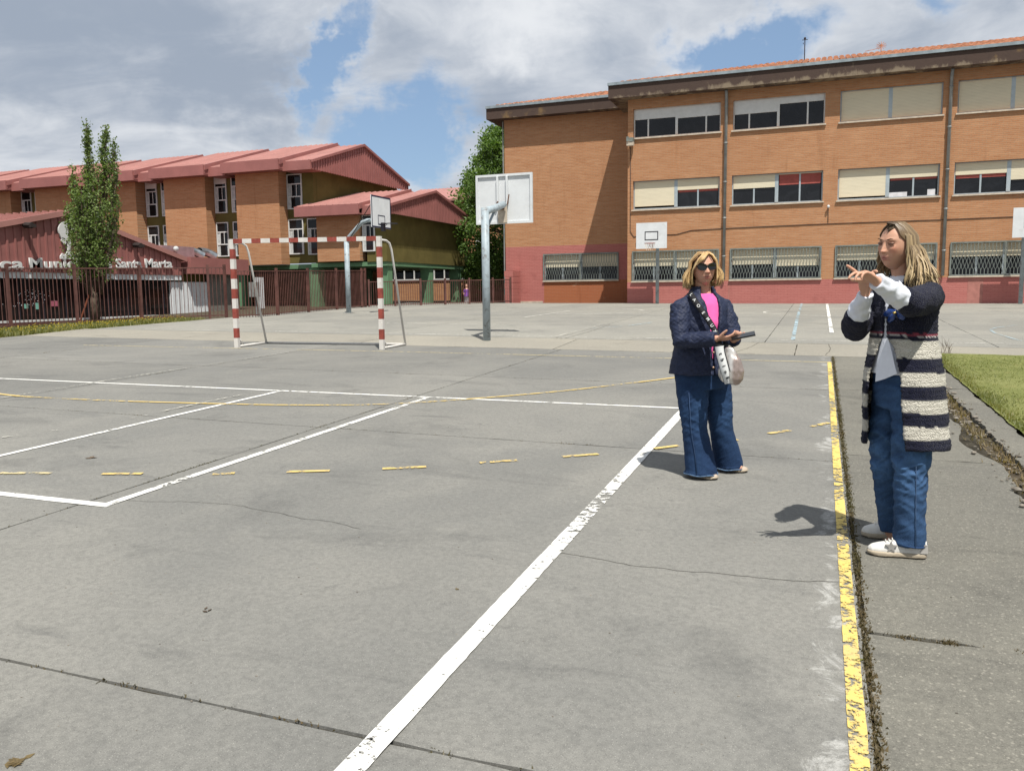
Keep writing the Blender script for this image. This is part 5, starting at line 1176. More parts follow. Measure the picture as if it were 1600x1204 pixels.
def face_parts(T, root, body, glasses=False, squint=True):
    for s_ in (-1, 1):
        if not glasses:
            e = MB(); c = T(.031 * s_, -.0715, .0172); e.sphere(c, .0115, .0112, .0085, 14, 10); i0 = len(e.v); e.cm = 1; c2 = T(.0285 * s_, -.0775, .0168); e.sphere(c2, .0078, .0072, .0062, 12, 8)
            build('eye', e, [EYEW, IRIS], root, True)
            e = MB(); e.tube([T((.031 + dx) * s_, -.0835 + abs(dx) * .30 + (dx > 0) * dx * .25, .0235 - abs(dx) * .22 - .001) for dx in (-.017, -.010, 0, .010, .018)], [.0020, .0042, .0052, .0046, .0020], 6); e.tube([T((.031 + dx) * s_, -.0830 + abs(dx) * .28 + (dx > 0) * dx * .25, .0125 + abs(dx) * .15) for dx in (-.014, 0, .015)], [.0015, .0036, .0015], 6)
            lm = e.mesh('eyelid', OFF[root.name]); colattr(lm, (.24, .13, .09)); link('eyelid', lm, SKIN, root, True)
        e = MB(); e.tube([T((.030 + dx) * s_, -.0885 + abs(dx) * .22 + (dx > 0) * dx * .3, .0375 + .003 * (1 - (dx / .02) ** 2) + (0.0015 if dx > 0 else -.002)) for dx in (-.018, -.008, .003, .010, .015)], [.0014, .0026, .0026, .0018, .0008], 6); build('eyebrow', e, BROW, root, True)
def figure(root, parts_mb, voxel, head, extra=()):
    me = to_mesh(parts_mb, voxel, 2, .5); c = getco(me); fs = [tuple(p.vertices) for p in me.polygons]; bpy.data.meshes.remove(me)
    HP, HF, HC, _ = head; n = len(c); v = np.vstack([c, HP]); f = fs + [tuple(i + n for i in q) for q in HF]
    m2 = bpy.data.meshes.new('body'); m2.from_pydata((v - np.array(OFF[root.name])).tolist(), [], f); m2.update()
    colattr(m2, np.vstack([np.tile(extra, (n, 1)), HC])); return link('body', m2, SKIN, root, True)
def coat(rings, l, f, o0, o1, n=72, th=.012, close=False):
    """rings: (z, cx, cy, a, b); l left axis, f front axis; o0,o1(z) opening angles (rad, measured from the front towards her left)"""
    l = Vector(l); f = Vector(f); zs = np.array([r[0] for r in rings]); R_ = np.array([r[1:5] for r in rings]); Z = np.linspace(zs.max(), zs.min(), int((zs.max() - zs.min()) / .0085)); o = np.argsort(zs)
    I = [np.interp(Z, zs[o], R_[o, k]) for k in range(4)]
    # smooth the profile
    ker = np.array([1, 2, 3, 2, 1]) / 9
    for k in range(4): p_ = np.pad(I[k], 2, mode='edge'); I[k] = np.convolve(p_, ker, 'valid')
    V_ = []; m_ = len(Z)
    for lay in (0, 1):
        for j in range(m_):
            a0, a1 = o1(Z[j]), 2 * PI + o0(Z[j])
            for i in range(n + 1):
                t_ = a0 + (a1 - a0) * i / n; k = -th * lay
                q = Vector((I[0][j], I[1][j], Z[j])) + f * ((I[3][j] + k) * math.cos(t_)) + l * ((I[2][j] + k) * math.sin(t_)); V_.append(tuple(q))
    F_ = []; W_ = n + 1; N_ = m_ * W_
    for j in range(m_ - 1):
        for i in range(n): a = j * W_ + i; F_.append((a, a + W_, a + W_ + 1, a + 1)); F_.append((N_ + a, N_ + a + 1, N_ + a + W_ + 1, N_ + a + W_))
        for i in (0, n): a = j * W_ + i; q = (a, N_ + a, N_ + a + W_, a + W_); F_.append(q if i == 0 else q[::-1])
    for i in range(n):
        a = (m_ - 1) * W_ + i; F_.append((a, N_ + a, N_ + a + 1, a + 1)); a = i; F_.append((a, a + 1, N_ + a + 1, N_ + a))
    me = bpy.data.meshes.new('coat'); me.from_pydata(V_, [], F_); me.update(); return me
def shoe(root, heel, toe, matU, matS, w=1.0, name='shoe', star=False, gzf=gz, sole=.026, laces=True, h=1.0):
    hx, tx = Vector((heel[0], heel[1], 0)), Vector((toe[0], toe[1], 0)); L = (tx - hx).length; d_ = (tx - hx) / L; s_ = Vector((-d_.y, d_.x, 0)); zg = gzf((heel[0] + toe[0]) / 2, (heel[1] + toe[1]) / 2) + .003
    base = Vector((heel[0], heel[1], zg)); W_ = lambda t_, a, z: base + d_ * (t_ * L) + s_ * a + Vector((0, 0, z))
    prof = [(0, .018), (.04, .030), (.15, .036), (.35, .035), (.5, .038), (.68, .046), (.82, .045), (.93, .034), (1.0, .014)]
    mb = MB(); rim = [(t_, a * w + .004) for t_, a in prof]; pts = [W_(t_, a, 0) for t_, a in rim] + [W_(t_, -a, 0) for t_, a in rim[::-1]]
    for q in pts: pass
    top = [Vector(p) + Vector((0, 0, sole)) for p in pts]; i = len(mb.v); n = len(pts); toes = [0.012 if (Vector(p) - W_(1, 0, 0)).length < .05 else 0 for p in pts]
    mb.v += [tuple(Vector(p) + Vector((0, 0, q * .5))) for p, q in zip(pts, toes)] + [tuple(p) for p in top]
    for k in range(n): mb.f.append((i + k, i + (k + 1) % n, i + n + (k + 1) % n, i + n + k)); mb.m.append(0)
    mb.f.append(tuple(i + k for k in range(n))[::-1]); mb.f.append(tuple(i + n + k for k in range(n))); mb.m += [0, 0]
    sm = to_mesh(mb, .006, 2, .5)
    hp = [(.0, .020, .060), (.03, .030, .074), (.12, .034, .086), (.28, .034, .088), (.40, .035, .080), (.52, .037, .064), (.66, .042, .050), (.82, .041, .040), (.93, .031, .030), (.99, .012, .016)]
    ub = MB(); rows = []
    for t_, a, hh in hp:
        row = []
        for k in range(13):
            th = PI * k / 12; row.append(W_(t_, a * w * math.cos(th) * (1 if True else 1), sole - .006 + hh * h * abs(math.sin(th)) ** .75))
        rows.append(row)
    i = len(ub.v)
    for r in rows: ub.v += [tuple(q) for q in r]
    for j in range(len(rows) - 1):
        for k in range(12): a = i + j * 13 + k; ub.f.append((a, a + 1, a + 14, a + 13)); ub.m.append(0)
        ub.f.append((i + j * 13, i + (j + 1) * 13, i + (j + 1) * 13 + 12, i + j * 13 + 12)); ub.m.append(0)
    ub.f.append(tuple(i + k for k in range(13))); ub.f.append(tuple(i + (len(rows) - 1) * 13 + k for k in range(12, -1, -1))); ub.m += [0, 0]
    um = to_mesh(ub, .005, 4, .5); up = put(name, um, matU, root); put('sole', sm, matS, root, par=up)
    if laces:
        lb = MB()
        for k in range(5):
            t_ = .46 + k * .055; hh = np.interp(t_, [q[0] for q in hp], [q[2] for q in hp]) * h + sole - .002
            lb.tube([W_(t_, -.018, hh - .008), W_(t_ + .01, 0, hh + .003), W_(t_, .018, hh - .008)], .0030, 6)
        build('lace', lb, matU, up, True)
    return up, W_
def locks(paths, r0, name, root, R=None, seg=6, taper=.25, flatk=.55, cols=None):
    mb = MB(); C_ = []
    for P_, r, ca, cb in paths:
        n0 = len(mb.v); k = len(P_); rr = [r * (.55 + .45 * math.sin(PI * min(1, .25 + .6 * i / (k - 1)))) if i < k - 1 else r * taper for i in range(k)]
        mb.tube(P_, rr, seg, True, r2=[q * flatk for q in rr]) ; m_ = len(mb.v) - n0
        for j in range(k):
            u = j / (k - 1); c = np.array(ca) * (1 - u) + np.array(cb) * u
            C_ += [c] * seg
    return mb, C_
# ----------------------------------------------------------------- woman in the striped cardigan
w1x, w1y = .41, 4.72; gA = gz(w1x, w1y)
A = empty('person', (w1x, w1y, gA), 'woman in long navy and cream striped cardigan and jeans pointing with raised hand', 'person', 'people standing on the court')
f1 = Vector((-.73, -.68, 0)).normalized(); l1 = Vector((-f1.y, f1.x, 0))
hc = Vector((.352, 4.66, 1.708)); fh = Vector((-.69, -.72, 0)).normalized(); skA = (.50, .285, .195)
hd = head_geo(hc, fh, roll=math.radians(4), sc=1.03, skin=skA, wide=.97, nod=math.radians(4)); TA = loc2w(hd[3], hc, 1.03)
mb = MB()
mb.tube([hc + Vector((.02, .03, -.06)), (.385, 4.70, 1.58), (.397, 4.715, 1.52)], [.052, .051, .060], 14)
mb.tube([(.400, 4.72, .95), (.402, 4.72, 1.10), (.402, 4.72, 1.25), (.400, 4.72, 1.38), (.400, 4.72, 1.47), (.398, 4.715, 1.53)], [.155, .145, .135, .150, .155, .06], 20, side=l1, r2=[.11, .10, .095, .105, .09, .05])
Ls, Le, Lw = Vector((.505, 4.585, 1.462)), Vector((.385, 4.375, 1.435)), Vector((.238, 4.225, 1.532))
Rs, Re, Rw = Vector((.300, 4.85, 1.462)), Vector((.165, 4.69, 1.300)), Vector((.208, 4.53, 1.475))
for s_, e, w in ((Ls, Le, Lw), (Rs, Re, Rw)): mb.tube([s_, s_.lerp(e, .5), e, e.lerp(w, .35), w], [.048, .042, .036, .035, .024], 12)
Lh, Lk, La = Vector((.448, 4.635, .98)), Vector((.456, 4.62, .55)), Vector((.462, 4.63, .15)); Rh, Rk, Ra = Vector((.372, 4.79, .98)), Vector((.350, 4.80, .55)), Vector((.400, 4.885, .15))
for h_, k_, a_ in ((Lh, Lk, La), (Rh, Rk, Ra)): mb.tube([h_, h_.lerp(k_, .5), k_, k_.lerp(a_, .4), a_], [.085, .072, .055, .05, .035], 12); mb.tube([a_ + Vector((.01, 0, 0)), a_ + Vector((.0, 0, -.04)), a_ + Vector((-.06, 0, -.075)), a_ + Vector((-.15, 0, -.09))], [.035, .038, .033, .022], 10)
# pointing left hand, loosely curled fingers
hl = MB(); dL = (Vector((.165, 4.165, 1.590)) - Lw).normalized()
hand(mb, Lw, (-.66, -.42, .40), (-.25, -.35, -.85), [(-.25, .05, .05), (.45, .55, .4), (.65, .6, .45), (.75, .65, .5)], thumb=(.45, .1), flip=-1, size=1.0, spread=.16)
hand(mb, Rw, (-.05, -.35, .93), (.35, -.6, -.2), [(.5, .6, .5), (.7, .7, .5), (.8, .7, .5), (.9, .7, .5)], thumb=(.6, .3), flip=1)
figure(A, mb, .0042, hd, skA); face_parts(TA, A, None)
for s_ in (-1, 1):
    e = MB(); e.sphere(TA(.073 * s_, .004, .0), .008, .016, .028, 10, 8, hd[3]); em_ = e.mesh('ear', OFF[A.name]); colattr(em_, skA); link('ear', em_, SKIN, A, True)
# jeans
def jeans(root, legs, hips, dark, light, seed, hemz, name='jeans', voxel=.0065, fz=1.0):
    jb = MB()
    for P_, r, r2 in legs: jb.tube(P_, r, 20, r2=r2, side=(1, 0, 0))
    for P_, r, r2, sd in hips: jb.tube(P_, r, 24, side=sd, r2=r2)
    me = to_mesh(jb, voxel, 5, .6)
    c = getco(me); w_ = (.0060 * (1 - 3.2 * np.abs(nzv(np.stack([c[:, 0], c[:, 1], c[:, 2] + .5 * c[:, 0] + .3 * c[:, 1]], 1), (6, 6, 17), seed))) + .0035 * (1 - 3.2 * np.abs(nzv(np.stack([c[:, 0], c[:, 1], c[:, 2] - .6 * c[:, 0]], 1), (11, 11, 30), seed + 3)))) * fz + .006 * nzv(c, (13, 13, 2.5), seed + 8) * (1.4 - fz)
    kn = np.exp(-((c[:, 2] - .62) / .16) ** 2); w_ = w_ * (.45 + .9 * kn); setco(me, c + normals(me) * w_[:, None]); me.update()
    n = normals(me); ad = np.clip(.22 + 42 * w_ + .30 * nz(c, 5, seed + 1) + .38 * kn * np.clip(-n[:, 1] * 1.2, 0, 1), 0, 1)  # knee fade, plus highlights along the folds painted into the colour
    colattr(me, np.repeat(ad[:, None], 3, 1)); return put(name, me, denim('denim', dark, light), root)
zl = lambda x, y: gz(x, y)
jeansA = jeans(A, [([Lh + Vector((0, 0, .02)), Lh.lerp(Lk, .5), Lk, Lk.lerp(La, .5), Vector((.464, 4.63, gA + .095)), Vector((.466, 4.63, gA + .060))], [.100, .096, .080, .076, .079, .082], [.096, .090, .076, .074, .078, .080]),
    ([Rh + Vector((0, 0, .02)), Rh.lerp(Rk, .5) + Vector((-.008, 0, 0)), Rk, Rk.lerp(Ra, .5), Vector((.404, 4.89, gA + .085)), Vector((.408, 4.89, gA + .06))], [.100, .092, .072, .066, .068, .070], [.096, .086, .070, .066, .068, .070])],
    [([(.41, 4.71, .88), (.41, 4.71, .98), (.405, 4.71, 1.08), (.402, 4.715, 1.16)], [.15, .168, .158, .140], [.115, .122, .115, .105], l1)], (0.008, 0.023, 0.062), (0.052, 0.115, 0.235), 1.3, .05, fz=1.0)
e = MB(); e.tube([Lk.lerp(Lh, .7) + Vector((.012, -.092, 0)), Lk + Vector((.018, -.081, 0)), Lk.lerp(La, .5) + Vector((.022, -.079, 0)), Vector((.488, 4.547, gA + .07))], .0020, 5); build('side_seam', e, flat('seam_thread', (.07, .12, .22), .9), jeansA, True)
e = MB(); e.tube([Vector((.466, 4.63, gA + .066)) + Vector((.0795 * math.cos(a), .0775 * math.sin(a), .004 * math.sin(2 * a))) for a in [2 * PI * k / 28 for k in range(29)]], .0055, 6); build('hem', e, flat('denim_hem', (.018, .05, .13), .9), jeansA, True)
# cardigan
rings = [(1.565, .393, 4.712, .062, .058), (1.545, .396, 4.713, .090, .070), (1.52, .400, 4.715, .140, .085), (1.49, .402, 4.72, .182, .100), (1.45, .402, 4.72, .196, .118), (1.36, .402, 4.72, .180, .135), (1.28, .402, 4.72, .172, .135), (1.20, .405, 4.72, .184, .146), (1.05, .412, 4.72, .208, .172), (.92, .418, 4.72, .216, .182), (.78, .428, 4.72, .220, .184), (.70, .434, 4.72, .230, .190), (.685, .435, 4.72, .232, .191)]
rad = math.radians
o1 = lambda z: rad(np.interp(z, [.68, 1.05, 1.20, 1.25, 1.40, 1.50, 1.57], [37, 33, 22, 7, 3, 16, 40])); o0 = lambda z: -rad(np.interp(z, [.68, 1.05, 1.20, 1.25, 1.40, 1.50, 1.57], [30, 26, 10, 3, 2, 12, 40]))
me = coat(rings, l1, f1, o0, o1, 96, .012)
c = getco(me); n = normals(me); zrel = c[:, 2]
fold = .012 * nzv(c, (7, 7, 1.6), 4) * np.clip((1.15 - zrel) / .4, 0, 1) + .005 * nzv(c, (16, 16, 16), 2) + .0035 * nz(c, 55, 6) + .0022 * nz(c, 120, 1)
knitrow = .0022 * np.sin(zrel * 2 * PI / .024 + 2 * nz(c, 9, 3)); setco(me, c + n * (fold + knitrow)[:, None])
tilt_ = (c[:, 0] - .42) * 0.03 + .004 * nz(c, 30, 9)
B_ = [1.238, 1.150, 1.078, 1.010, .942, .876, .808, .744]; zz = zrel + tilt_; band = sum((zz < b).astype(int) for b in B_); cream = (band % 2 == 1)
navy_, cr = np.array([.013, .015, .036]), np.array([.74, .71, .62]); colr = np.where(cream[:, None], cr, navy_)
trim = (np.abs(zz - 1.268) < .0045); tw_ = (np.abs(zz - 1.258) < .005) & (np.sin((c @ np.array(l1) + c @ np.array(f1)) * 420) > -.2); colr[trim] = (.32, .05, .08); colr[tw_] = (.62, .6, .58)
colattr(me, colr); card = put('cardigan', me, KNIT, A)
def sleeve(root, pts, rr, m, seed, par=None, name='sleeve', amp=.006, voxel=.006, r2=None, fr=(14, 14, 14)):
    sb = MB(); sb.tube(pts, rr, 16, r2=r2); me = to_mesh(sb, voxel, 3, .6); c = getco(me); w_ = amp * nzv(c, fr, seed) + amp * .5 * nzv(c, (38, 38, 38), seed + 2); setco(me, c + normals(me) * w_[:, None])
    if m is KNIT: colattr(me, (.013, .015, .036))
    return put(name, me, m, root, par=par)
sleeve(A, [Vector((.455, 4.66, 1.485)), Ls + Vector((-.006, .0, -.012)), Ls.lerp(Le, .45) + Vector((.004, 0, -.012)), Le + Vector((.018, .01, -.010)), Le.lerp(Lw, .18)], [.062, .078, .076, .070, .060], KNIT, 2, card)
sleeve(A, [Vector((.35, 4.80, 1.485)), Rs + Vector((0, 0, -.015)), Rs.lerp(Re, .5), Re + Vector((.0, 0, -.012)), Re.lerp(Rw, .25), Re.lerp(Rw, .38)], [.060, .076, .070, .072, .066, .060], KNIT, 5, card)
# white shirt: forearms, collar and tail
s1 = sleeve(A, [Le.lerp(Lw, .02), Le.lerp(Lw, .35) + Vector((0, 0, -.004)), Le.lerp(Lw, .7), Le.lerp(Lw, .98)], [.056, .053, .044, .039], SHIRT, 9, name='shirt_sleeve', amp=.007, voxel=.005, fr=(24, 24, 30))
s2 = sleeve(A, [Re.lerp(Rw, .26), Re.lerp(Rw, .42), Re.lerp(Rw, .75), Re.lerp(Rw, 1.0)], [.060, .057, .044, .038], SHIRT, 12, name='shirt_sleeve', amp=.007, voxel=.005, fr=(24, 24, 30))
for w_, d_ in ((Lw, (Lw - Le).normalized()), (Rw, (Rw - Re).normalized())):
    pass
me = coat([(1.56, .39, 4.71, .060, .055), (1.50, .40, 4.72, .15, .088), (1.40, .402, 4.72, .165, .120), (1.20, .405, 4.72, .162, .124), (1.06, .41, 4.72, .172, .140)], l1, f1, lambda z: PI, lambda z: PI, 60, .01)
wrinkle(me, lambda c: .004 * nzv(c, (20, 20, 9), 3)); shirt = put('shirt', me, SHIRT, A)
tb = MB(); c0 = Vector((.405, 4.72, 0)); 
def fr_(th, z, r=1.0): return c0 + f1 * (.165 * r * math.cos(rad(th))) + l1 * (.19 * r * math.sin(rad(th))) + Vector((0, 0, z))
rows = [(1.245, 6, 15), (1.20, 2, 20), (1.14, -2, 25), (1.09, -4, 29), (1.04, -5, 31)]
for k, (z, a, b) in enumerate(rows): tb.v += [tuple(fr_(a, z - .02 * (k > 3), 1.00)), tuple(fr_((a + b) / 2, z, 1.03)), tuple(fr_(b, z + (.03 if k > 3 else 0), 1.0))]
for k in range(len(rows) - 1):
    for j in range(2): a = k * 3 + j; tb.f.append((a, a + 1, a + 4, a + 3)); tb.m.append(0)
tail = build('shirt_tail', tb, SHIRT, shirt, True)
tb = MB(); q0 = Vector((.352, 4.60, 1.485))
for s_ in (-1, 1): tb.prism([q0 + Vector((0, 0, .05)) + l1 * .02 * s_, q0 + l1 * .055 * s_ + Vector((0, 0, .02)), q0 + l1 * .035 * s_ + f1 * .02 + Vector((0, 0, -.05))], (f1.x * .006, f1.y * .006, 0))
build('shirt_collar', tb, SHIRT, shirt)
# blue bow brooch on the chest
bwc = c0 + f1 * .138 + l1 * .075 + Vector((0, 0, 1.385)); bw = MB()
for (a, b, z1_, z2_) in ((-.075, 0, -.02, .022), (0, .065, .0, .03), (-.045, 0, -.055, -.01), (0, .05, -.04, .0)): bw.tube([bwc + l1 * .0, bwc + l1 * (a + b) * .6 + Vector((0, 0, z1_ * .6)), bwc + l1 * (a + b) + Vector((0, 0, z1_))], [.008, .022, .010], 8, side=(0, 0, 1), r2=.006)
bow = build('bow_brooch', bw, flat('blue_satin', (.012, .045, .20), .25, .6), card, True); g_ = MB(); g_.sphere(bwc + f1 * .012 + Vector((0, 0, -.01)), .010, .010, .007, 8, 6); build('gold_pin', g_, flat('gold_pin', (.5, .38, .12), .3, .5, .8), card, True)
# sneakers
upL, WL = shoe(A, (.545, 4.615), (.262, 4.60), LEATHER, RUBBER, 1.02, 'sneaker', h=1.08); upR, WR = shoe(A, (.470, 4.905), (.246, 4.905), LEATHER, RUBBER, 1.0, 'sneaker', h=1.1)
st = MB(); pts_ = []
for k in range(10): a = PI / 2 + k * PI / 5; r = .030 if k % 2 == 0 else .013; pts_.append(WL(.60 + r * math.cos(a) / .283, 0, .055 + r * math.sin(a)) + Vector((0, -.0465, 0)))
st.prism(pts_, (0, .016, 0)); build('star_patch', st, GREYL, upL)
st = MB(); st.prism([WL(.0, 0, .03) + Vector((.004, -.034, 0)), WL(.12, 0, .03) + Vector((0, -.041, 0)), WL(.05, 0, .075) + Vector((0, -.036, 0)), WL(.0, 0, .07) + Vector((.002, -.026, 0))], (0, .02, 0)); build('heel_patch', st, GREYL, upL)
# hair: centre part, long wavy dark blonde, thrown over her left shoulder
random.seed(21)
def skull(az, el, k=1.0): return TA(.0765 * k * math.cos(el) * math.sin(az), .0985 * k * -math.cos(el) * math.cos(az) + .002, .115 * k * math.sin(el) + .003)
mbh = MB(); P_ = []; dk, md, bl = (.060, .037, .020), (.22, .150, .078), (.56, .43, .24)
def lockA(side, y0, az_end, length, out, curl, r, ca, cb):
    "from the parting, over the skull, past the ear, down"
    pts_ = [TA(.006 * side, y0, .1165 - .55 * max(0, abs(y0 + .01) - .02) ** 1.25 * 3.4)]
    for k in range(1, 5):
        u = k / 4; az = az_end; el = rad(80 - 78 * u); 
        tgt = skull(side * az, el, 1.085 + .05 * u); pts_.append(pts_[0].lerp(tgt, .35 + .65 * u) if k < 3 else tgt)
    q = pts_[-1]; base = hd[3] @ Vector((math.sin(side * az_end), -math.cos(az_end), 0)); base.z = 0; base.normalize()
    for k in range(1, 7):
        u = k / 6; ph = curl + u * 5.2; tan = Vector((-base.y, base.x, 0))
        pts_.append(q + Vector((0, 0, -length * u)) + base * (out * u ** 1.1 + .012 * math.sin(ph)) + tan * ((.022 * math.cos(ph)) * u))
    P_.append((pts_, r, ca, cb))
for _ in range(430):
    az = rad(random.uniform(82, 172)); y0 = np.interp(az, [rad(78), rad(175)], [-.070, .075]) + random.gauss(0, .008)
    L = random.uniform(.15, .255); v = random.random(); lockA(1, y0, az, L, random.uniform(.02, .10), random.uniform(0, 6), random.uniform(.0028, .0075), tuple(np.array(dk) * (1 - v) + np.array(md) * v), tuple(np.array(md) * (1 - v) + np.array(bl) * v))
for _ in range(110):
    az = rad(random.uniform(84, 170)); y0 = np.interp(az, [rad(78), rad(175)], [-.070, .075]) + random.gauss(0, .006); v = random.random() * .6
    lockA(-1, y0, az, random.uniform(.12, .18), random.uniform(.0, .02), random.uniform(0, 6), random.uniform(.003, .007), tuple(np.array(dk) * (1 - v) + np.array(md) * v), tuple(np.array(md) * (1 - v * .5) + np.array(bl) * v * .5))
for _ in range(70):   # short run from the parting to the temples, close to the skull
    sd = random.choice((-1, 1)); az = rad(random.uniform(58, 84)); v = random.random(); y0 = -.052 + random.gauss(0, .008); q0 = TA(.004 * sd, y0, .1165)
    tp = skull(sd * az, rad(28), 1.045); bk_ = skull(sd * rad(88), rad(4), 1.10); P_.append(([q0, q0.lerp(skull(sd * az * .6, rad(62), 1.045), .8), skull(sd * az * .85, rad(46), 1.04), tp, bk_, bk_ + Vector((0, 0, -.06))], random.uniform(.005, .009), tuple(np.array(dk) * (.8 + .5 * v)), tuple(np.array(md) * (.7 + .5 * v))))
# face framing waves on her left
for k in range(26):
    az = rad(random.uniform(74, 92)); lockA(1, -.068 + random.gauss(0, .004), az, random.uniform(.15, .22), random.uniform(.005, .045), 1.2 + k * .2, random.uniform(.0035, .007), tuple(np.array(dk) * 1.3), tuple(np.array(bl) * random.uniform(.75, 1.1)))
mb_, C_ = locks(P_, 1, 'hair', A); mb_.cm = 0
i0 = len(mb_.v); 
bm = bmesh.new(); bmesh.ops.create_icosphere(bm, subdivisions=4, radius=1.0); vs = [v.co.copy() for v in bm.verts]; fs = [tuple(q.index for q in p.verts) for p in bm.faces]; bm.free()
for v in vs: mb_.v.append(tuple(TA(v.x * .0785, v.y * .099 + .003, v.z * .117 + .003) if v.z > -.25 else TA(v.x * .070, abs(v.y) * .06 + .02, v.z * .117)))
keep = lambda q: not any((vs[i].y < -.22 and vs[i].z < .86 - .55 * vs[i].x ** 2) for i in q) and not all(vs[i].z < -.6 for i in q)
for q in fs:
    if keep(q): mb_.f.append(tuple(i + i0 for i in q)); mb_.m.append(0)
C_ += [np.array(dk)] * len(vs); me = mb_.mesh('hair', OFF[A.name]); colattr(me, np.array(C_)); link('hair', me, HAIR, A, True)

# ----------------------------------------------------------------- woman in the quilted jacket
w2x, w2y = -.76, 6.02; gB = gz(w2x, w2y)
B = empty('person', (w2x, w2y, gB), 'woman in navy quilted jacket, pink top and flared jeans looking up from a phone', 'person', 'people standing on the court')
f2 = Vector((.60, -.80, 0)).normalized(); l2 = Vector((-f2.y, f2.x, 0)); hcB = Vector((-.782, 5.965, 1.642)); fhB = Vector((.42, -.90, 0)).normalized(); skB = (.50, .28, .195)
hdB = head_geo(hcB, fhB, roll=math.radians(-3), sc=1.0, skin=skB, wide=.99, age=1.0); TB = loc2w(hdB[3], hcB, 1.0); cb = Vector((-.79, 6.0, 0))
mb = MB()
mb.tube([hcB + Vector((-.01, .02, -.06)), cb + Vector((0, 0, 1.50)), cb + Vector((0, 0, 1.44))], [.055, .056, .070], 14)
mb.tube([cb + Vector((0, 0, z)) for z in (.86, 1.0, 1.15, 1.30, 1.39, 1.46)], [.165, .16, .155, .160, .155, .06], 20, side=l2, r2=[.125, .125, .12, .12, .10, .06])
Rs2, Re2, Rw2 = Vector((-.925, 5.885, 1.375)), Vector((-.902, 5.790, 1.150)), Vector((-.645, 5.705, 1.172)); Ls2, Le2, Lw2 = Vector((-.668, 6.09, 1.385)), Vector((-.585, 6.03, 1.180)), Vector((-.552, 5.815, 1.160))
for s_, e, w in ((Rs2, Re2, Rw2), (Ls2, Le2, Lw2)): mb.tube([s_, s_.lerp(e, .5), e, e.lerp(w, .4), w], [.050, .044, .038, .034, .024], 12)
RhB, RkB, RaB = Vector((-.850, 5.94, .90)), Vector((-.825, 5.93, .52)), Vector((-.775, 5.945, .24)); LhB, LkB, LaB = Vector((-.715, 6.08, .90)), Vector((-.662, 6.12, .50)), Vector((-.610, 6.19, .24))
for h_, k_, a_ in ((RhB, RkB, RaB), (LhB, LkB, LaB)): mb.tube([h_, h_.lerp(k_, .5), k_, a_], [.085, .072, .055, .036], 12); mb.tube([a_, a_ + Vector((.02, -.01, -.03)), a_ + Vector((.10, -.03, -.045))], [.034, .036, .022], 10)
hand(mb, Rw2, (.95, -.10, .10), (.0, .35, .9), [(.35, .5, .4)] * 4, thumb=(.75, .55), flip=1, size=.92, spread=.05)
hand(mb, Lw2, (.30, -.92, .12), (-.15, .1, .95), [(.5, .7, .5)] * 4, thumb=(.6, .6), flip=-1, size=.90, spread=.05)
figure(B, mb, .0048, hdB, skB); face_parts(TB, B, None, glasses=True)
jb = jeans(B, [([RhB + Vector((0, 0, .02)), RhB.lerp(RkB, .5), RkB, RkB.lerp(RaB, .6) + Vector((-.004, 0, 0)), Vector((-.778, 5.94, gB + .065)), Vector((-.778, 5.94, gB + .030))], [.125, .108, .088, .100, .112, .118], [.120, .105, .086, .098, .108, .115]),
    ([LhB + Vector((0, 0, .02)), LhB.lerp(LkB, .5), LkB, LkB.lerp(LaB, .6), Vector((-.612, 6.195, gB + .07)), Vector((-.612, 6.195, gB + .035))], [.122, .104, .084, .096, .106, .110], [.118, .10, .084, .094, .104, .108])],
    [([cb + Vector((0, 0, z)) for z in (.80, .90, 1.0, 1.06)], [.175, .19, .18, .16], [.14, .145, .14, .13], l2)], (0.006, 0.018, 0.054), (0.024, 0.060, 0.138), 7.7, .05, fz=.45)
fm = flat('frayed_denim', (.10, .17, .28), .95, .1, var=.4, scale=60)
for cx_, cy_, ra, rb in ((-.778, 5.94, .119, .116), (-.612, 6.195, .111, .109)):
    e = MB(); e.tube([(cx_ + ra * math.cos(a), cy_ + rb * math.sin(a), gB + .031 + .003 * math.sin(5 * a)) for a in [2 * PI * k / 30 for k in range(31)]], .0045, 5); build('frayed_hem', e, fm, jb, True)
e = MB(); e.tube([RhB.lerp(RkB, .3) + Vector((-.01, -.112, 0)), RkB + Vector((-.01, -.092, 0)), RkB.lerp(RaB, .6) + Vector((-.012, -.103, 0)), Vector((-.79, 5.823, gB + .05))], .0024, 5); build('side_seam', e, flat('seam_thread2', (.035, .07, .15), .9), jb, True)
# pink top
me = coat([(1.475, cb.x, cb.y, .075, .070), (1.45, cb.x, cb.y, .12, .088), (1.40, cb.x, cb.y, .165, .112), (1.28, cb.x, cb.y, .168, .142), (1.15, cb.x, cb.y, .165, .140), (1.02, cb.x, cb.y, .175, .142)], l2, f2, lambda z: PI, lambda z: PI, 60, .01)
wrinkle(me, lambda c: .004 * nzv(c, (16, 16, 16), 3)); put('pink_top', me, PINK, B)
